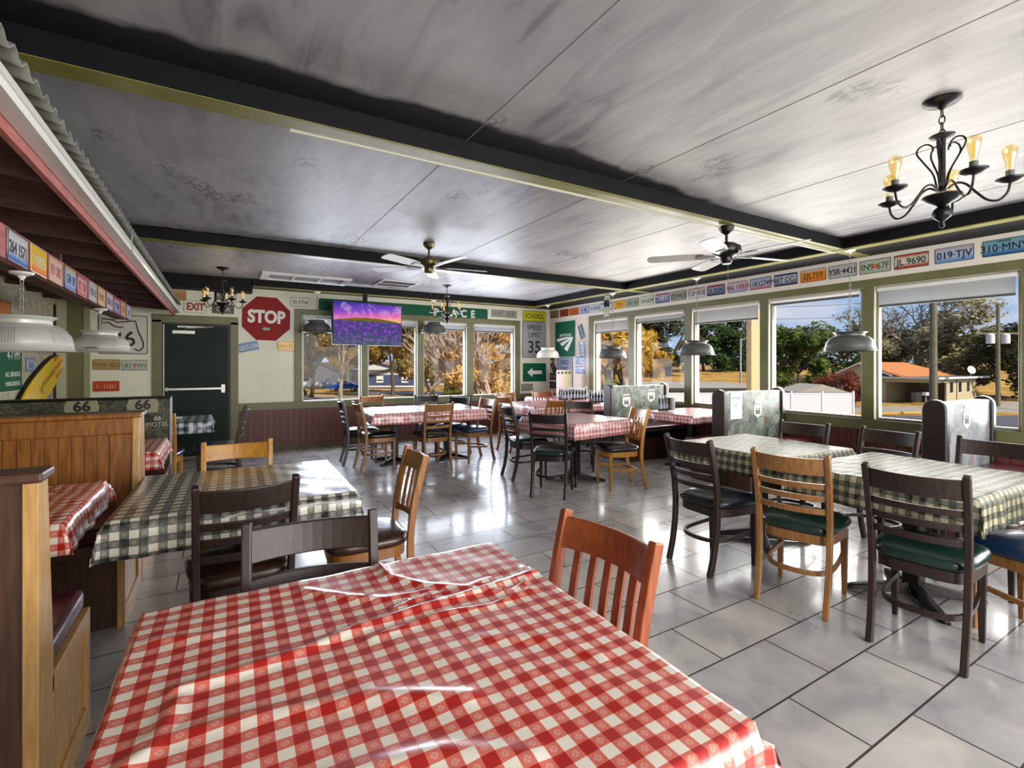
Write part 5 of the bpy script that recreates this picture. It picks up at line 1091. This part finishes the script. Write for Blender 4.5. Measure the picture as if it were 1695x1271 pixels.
house('blue_house', 'slate-blue gabled house across the road', 652, 80, 8.2, 2.3, 3.3, '#3c4a6c', '#4c4a50')
house('brown_roof_house', 'house with a brownish-pink roof behind the blue one', 622, 90, 13, 3.0, 4.6, '#5c5650', '#9c7a6c', 6, 0)
house('white_house', 'white gabled house glimpsed behind the dark oak', 528, 84, 7.0, 2.2, 4.2, '#c8c8c8', '#8a8480', 6, 2)
house('porch_house', 'house with a grey-pink roof left of the palm', 722, 90, 6.5, 2.6, 3.8, '#3e4658', '#8c7c78', 6, 1)
# trees
def leaves(clumps, n, size, rnd, flat=1.0):
    mb = MB(); vs = []; fs = []
    for _ in range(n):
        c, rad = rnd.choice(clumps); d = Vector((rnd.gauss(0, 1), rnd.gauss(0, 1), rnd.gauss(0, 1))).normalized()*rad*rnd.random()**.45; d.z *= flat; p = c+d
        a = Vector((rnd.gauss(0, 1), rnd.gauss(0, 1), rnd.gauss(0, 1))).normalized(); b = a.orthogonal().normalized(); s = size*rnd.uniform(.6, 1.3)
        o = len(vs); vs += [p-a*s, p+b*s*.55, p+a*s, p-b*s*.55]; fs.append((o, o+1, o+2, o+3))
    return mb.add(vs, fs)
def branches(mb, p, d, l, r, depth, rnd, tips, spread=.55):
    q = p+d*l; mid = p+d*l*.5+Vector((rnd.uniform(-1, 1), rnd.uniform(-1, 1), 0))*l*.06
    mb.sweep([p, mid, q], [r, r*.85, r*.65], 5, cap=False)
    if depth == 0: tips.append(q); return
    tips.append(mid) if depth < 2 else None
    for _ in range(rnd.choice((2, 3, 3))):
        nd = (d+Vector((rnd.gauss(0, spread), rnd.gauss(0, spread), rnd.gauss(.12, spread*.6)))).normalized(); branches(mb, q, nd, l*rnd.uniform(.62, .85), r*.62, depth-1, rnd, tips, spread)
LM = {}
def tree(name, label, px, w, h, cr, cols, n=2200, leaf=.35, depth=3, zb=None, bark='#5c5146', trunks=1, spread=.5, low=.3, seed=None, cat='tree', hs=1.0):
    rnd = random.Random(seed if seed is not None else int(px*7+w)); r = empty(name); u_ = (px-847.5)/808*w; place(r, u_, w, gh(u_, w) if zb is None else zb); tag(r, label, cat, 'trees outside' if cat == 'tree' else None)
    mb = MB(); tips = []
    for t_ in range(trunks):
        d = Vector((rnd.uniform(-.25, .25)*(trunks > 1)*2, rnd.uniform(-.2, .2), 1)).normalized(); branches(mb, Vector((rnd.uniform(-.3, .3)*(trunks > 1), 0, -.3)), d, h*.34, h*.022+.04, depth, rnd, tips, spread)
    mb.build('trunk', pm('bark_'+bark[1:], bark, .9), r)
    if n:
        k = cols
        if k not in LM: LM[k] = leafmat('leaf_%s' % cols[0][1:], *cols)
        cl = []
        for q in range(26):
            a = rnd.uniform(0, 6.28); e = rnd.random()**.5; zz = low+(1-low)*rnd.random(); wd = math.sin(math.pi*min(1, max(.12, (zz-low*.6)/(1.12-low*.6))))**.6
            cl.append((Vector((cr*e*wd*math.cos(a)*hs, cr*e*wd*math.sin(a), h*zz*.93)), cr*rnd.uniform(.20, .38)))
        leaves(cl, n, leaf, rnd, .75).build('foliage', LM[k], r)
    return r
DK, OL, GO, BR, GR, MG = ('#20280f', '#4a5026'), ('#3a4420', '#7a7a3c'), ('#9a7a34', '#d8b468'), ('#6e5836', '#a88c60'), ('#1c3014', '#4a6a2c'), ('#2a4418', '#7c8c44')
T_ = tree
T_('oak_tree', 'dark oak with hanging moss in the first far window', 512, 60, 11, 5.0, ('#3c3626', '#7c6c4c'), 4200, .33, bark='#4a4238', low=.28, trunks=2)
T_('oak_tree', 'brownish oak behind the blue car', 575, 78, 14, 6.5, ('#4c4226', '#9a844c'), 4200, .36, bark='#5a5040')
T_('oak_tree', 'golden-leaved oak above the blue house, below the television', 650, 62, 11.5, 5.2, ('#4a4420', '#c09c48'), 4600, .30, low=.42, bark='#5a5040')
T_('forked_tree', 'forked tree with a pale trunk right of the blue house', 690, 38, 7.6, 2.9, ('#3e4020', '#b89850'), 3000, .20, depth=4, low=.48, bark='#8c7e6a', trunks=2)
T_('oak_tree', 'brown and gold tree behind the palm', 735, 60, 12, 5.0, ('#5c4c30', '#c0a060'), 4600, .30, low=.35, bark='#6a5c4a', trunks=2)
T_('bare_tree', 'pale-stemmed golden shrub tree filling the fourth far window', 815, 27, 6.6, 2.7, ('#a07840', '#e0bc7c'), 3800, .12, depth=5, low=.10, bark='#b3a294', trunks=5, spread=.34)
T_('oak_tree', 'tawny tree behind the pale-stemmed shrub', 800, 48, 11, 4.6, ('#6c5430', '#b8945c'), 3800, .28, low=.15, bark='#7a6a58')
T_('bare_tree', 'thin tree between the car and the first mullion', 566, 50, 10, 2.6, ('#6e5c34', '#b09860'), 900, .2, depth=4, low=.4, bark='#8e8474')
T_('golden_tree', 'yellow-leaved tree in the window nearest the corner', 1040, 36, 7.2, 3.0, ('#a07c24', '#e8c460'), 4200, .19, low=.42, bark='#5c4c34', trunks=2)
T_('shrub', 'olive shrub below the yellow tree', 1010, 26, 3.4, 1.5, ('#4a4a1c', '#9a9444'), 1800, .13, low=.02, depth=2, cat='shrub')
T_('oak_tree', 'dark mossy oak beside the second right mullion', 1105, 86, 15, 6.5, ('#24281a', '#5c6038'), 5200, .38, low=.12, bark='#4c463c', trunks=2)
T_('oak_tree', 'tall dark oak at the edge of the dry field', 1070, 100, 15, 6.5, DK, 3600, .42, low=.12)
T_('evergreen_tree', 'dense green trees left of the street lamp', 1165, 96, 12, 6.5, GR, 4600, .40, low=.02)
T_('evergreen_tree', 'dense dark green tree behind the street lamp', 1225, 100, 13.5, 7.5, ('#1c2a14', '#465c30'), 5200, .40, low=.02)
T_('bare_tree', 'grey leafless tree above the dark hedge', 1200, 112, 18.5, 6.0, ('#8a8070', '#aca294'), 2200, .3, depth=5, low=.45, bark='#a8a094')
T_('magnolia_tree', 'leafy green tree in the second right window', 1325, 62, 9.2, 4.8, MG, 6000, .30, low=.03, bark='#4c4434')
T_('magnolia_tree', 'green tree behind the grey lamp in the second right window', 1402, 74, 9.0, 5.2, ('#26401a', '#6a8440'), 4200, .34, low=.03)
T_('red_shrub', 'rust-red shrub over the white fence', 1392, 46, 3.5, 2.3, ('#5a2c1c', '#96543c'), 2600, .17, low=.12, depth=3, bark='#4c342a', cat='shrub')
T_('oak_tree', 'big half-bare oak behind the orange-roofed house', 1530, 72, 14.5, 8.5, ('#8a8260', '#ccc49c'), 9000, .32, low=.22, bark='#a09684', depth=5, trunks=2, spread=.6)
T_('oak_tree', 'olive oak low behind the roof ridge', 1480, 80, 8.5, 6.0, ('#4c5430', '#8c8c54'), 4200, .36, low=.02)
T_('oak_tree', 'olive-brown oak left of the utility pole', 1590, 68, 7.6, 5.4, ('#7c744a', '#b8ac76'), 5200, .32, low=.02)
T_('evergreen_tree', 'dark green tree behind the utility pole', 1655, 60, 9.0, 5.5, ('#343e22', '#7c7e4a'), 5800, .32, low=.02)
T_('evergreen_tree', 'dark tree beyond the right edge of the last window', 1725, 54, 9.0, 5.0, ('#222c18', '#5c6034'), 3000, .32, low=.02)
T_('bare_tree', 'leafless tree top against the sky in the second right window', 1425, 68, 12.5, 4.0, ('#7c7060', '#a49880'), 900, .2, depth=5, low=.5, bark='#7c7264')
for i, (px, w, hh) in enumerate(((880, 105, 11), (930, 110, 12), (985, 112, 13), (480, 95, 12), (1270, 105, 10), (1350, 110, 9))):
    T_('distant_tree', 'distant tree filling the skyline, %s' % ('left of the corner signs', 'behind the corner signs', 'behind the yellow tree', 'left of the first far window', 'behind the cream porch column', 'behind the leafy green tree')[i], px, w, hh, 7.5, DK, 2200, .5, low=.02, depth=2)
# palm
r = empty('palmetto'); place(r, (762-847.5)/808*33, 33, GZ); tag(r, 'bushy palmetto in the third far window', 'palm')
rnd = random.Random(2); MB().lathe([(.3, 0), (.22, 2.2)], 10).build('trunk', pm('bark_5c5146', '#5c5146', .9), r); mb = MB()
for _ in range(260):
    a = rnd.uniform(0, 6.28); el = rnd.uniform(-.5, 1.35); d = Vector((math.cos(a)*math.cos(el), math.sin(a)*math.cos(el), math.sin(el))); b0 = Vector((0, 0, rnd.uniform(1.1, 2.5)))+d*.8; s = Vector((-math.sin(a), math.cos(a), 0))
    for k in range(5):
        dd = (d+s*(k-2)*.22).normalized(); p0 = b0; p1 = b0+dd*.45; p2 = b0+dd*.95-Vector((0, 0, .22)); n_ = s*.035; mb.add([p0-n_*.5, p0+n_*.5, p1+n_, p1-n_, p2], [(0, 1, 2, 3), (3, 2, 4)])
mb.build('fronds', leafmat('palm_leaf', '#4e5a1e', '#b0a450', 1.5), r)

# letters become plain meshes
bpy.context.view_layer.update(); dg = bpy.context.evaluated_depsgraph_get()
for o in [q for q in bpy.data.objects if q.type == 'FONT']:
    me = bpy.data.meshes.new_from_object(o.evaluated_get(dg)); nm = o.name.split('.')[0]
    n = bpy.data.objects.new(nm, me); COL.objects.link(n); n.parent = o.parent; n.matrix_parent_inverse = o.matrix_parent_inverse; n.location = o.location; n.rotation_euler = o.rotation_euler; n.scale = o.scale
    bpy.data.objects.remove(o)
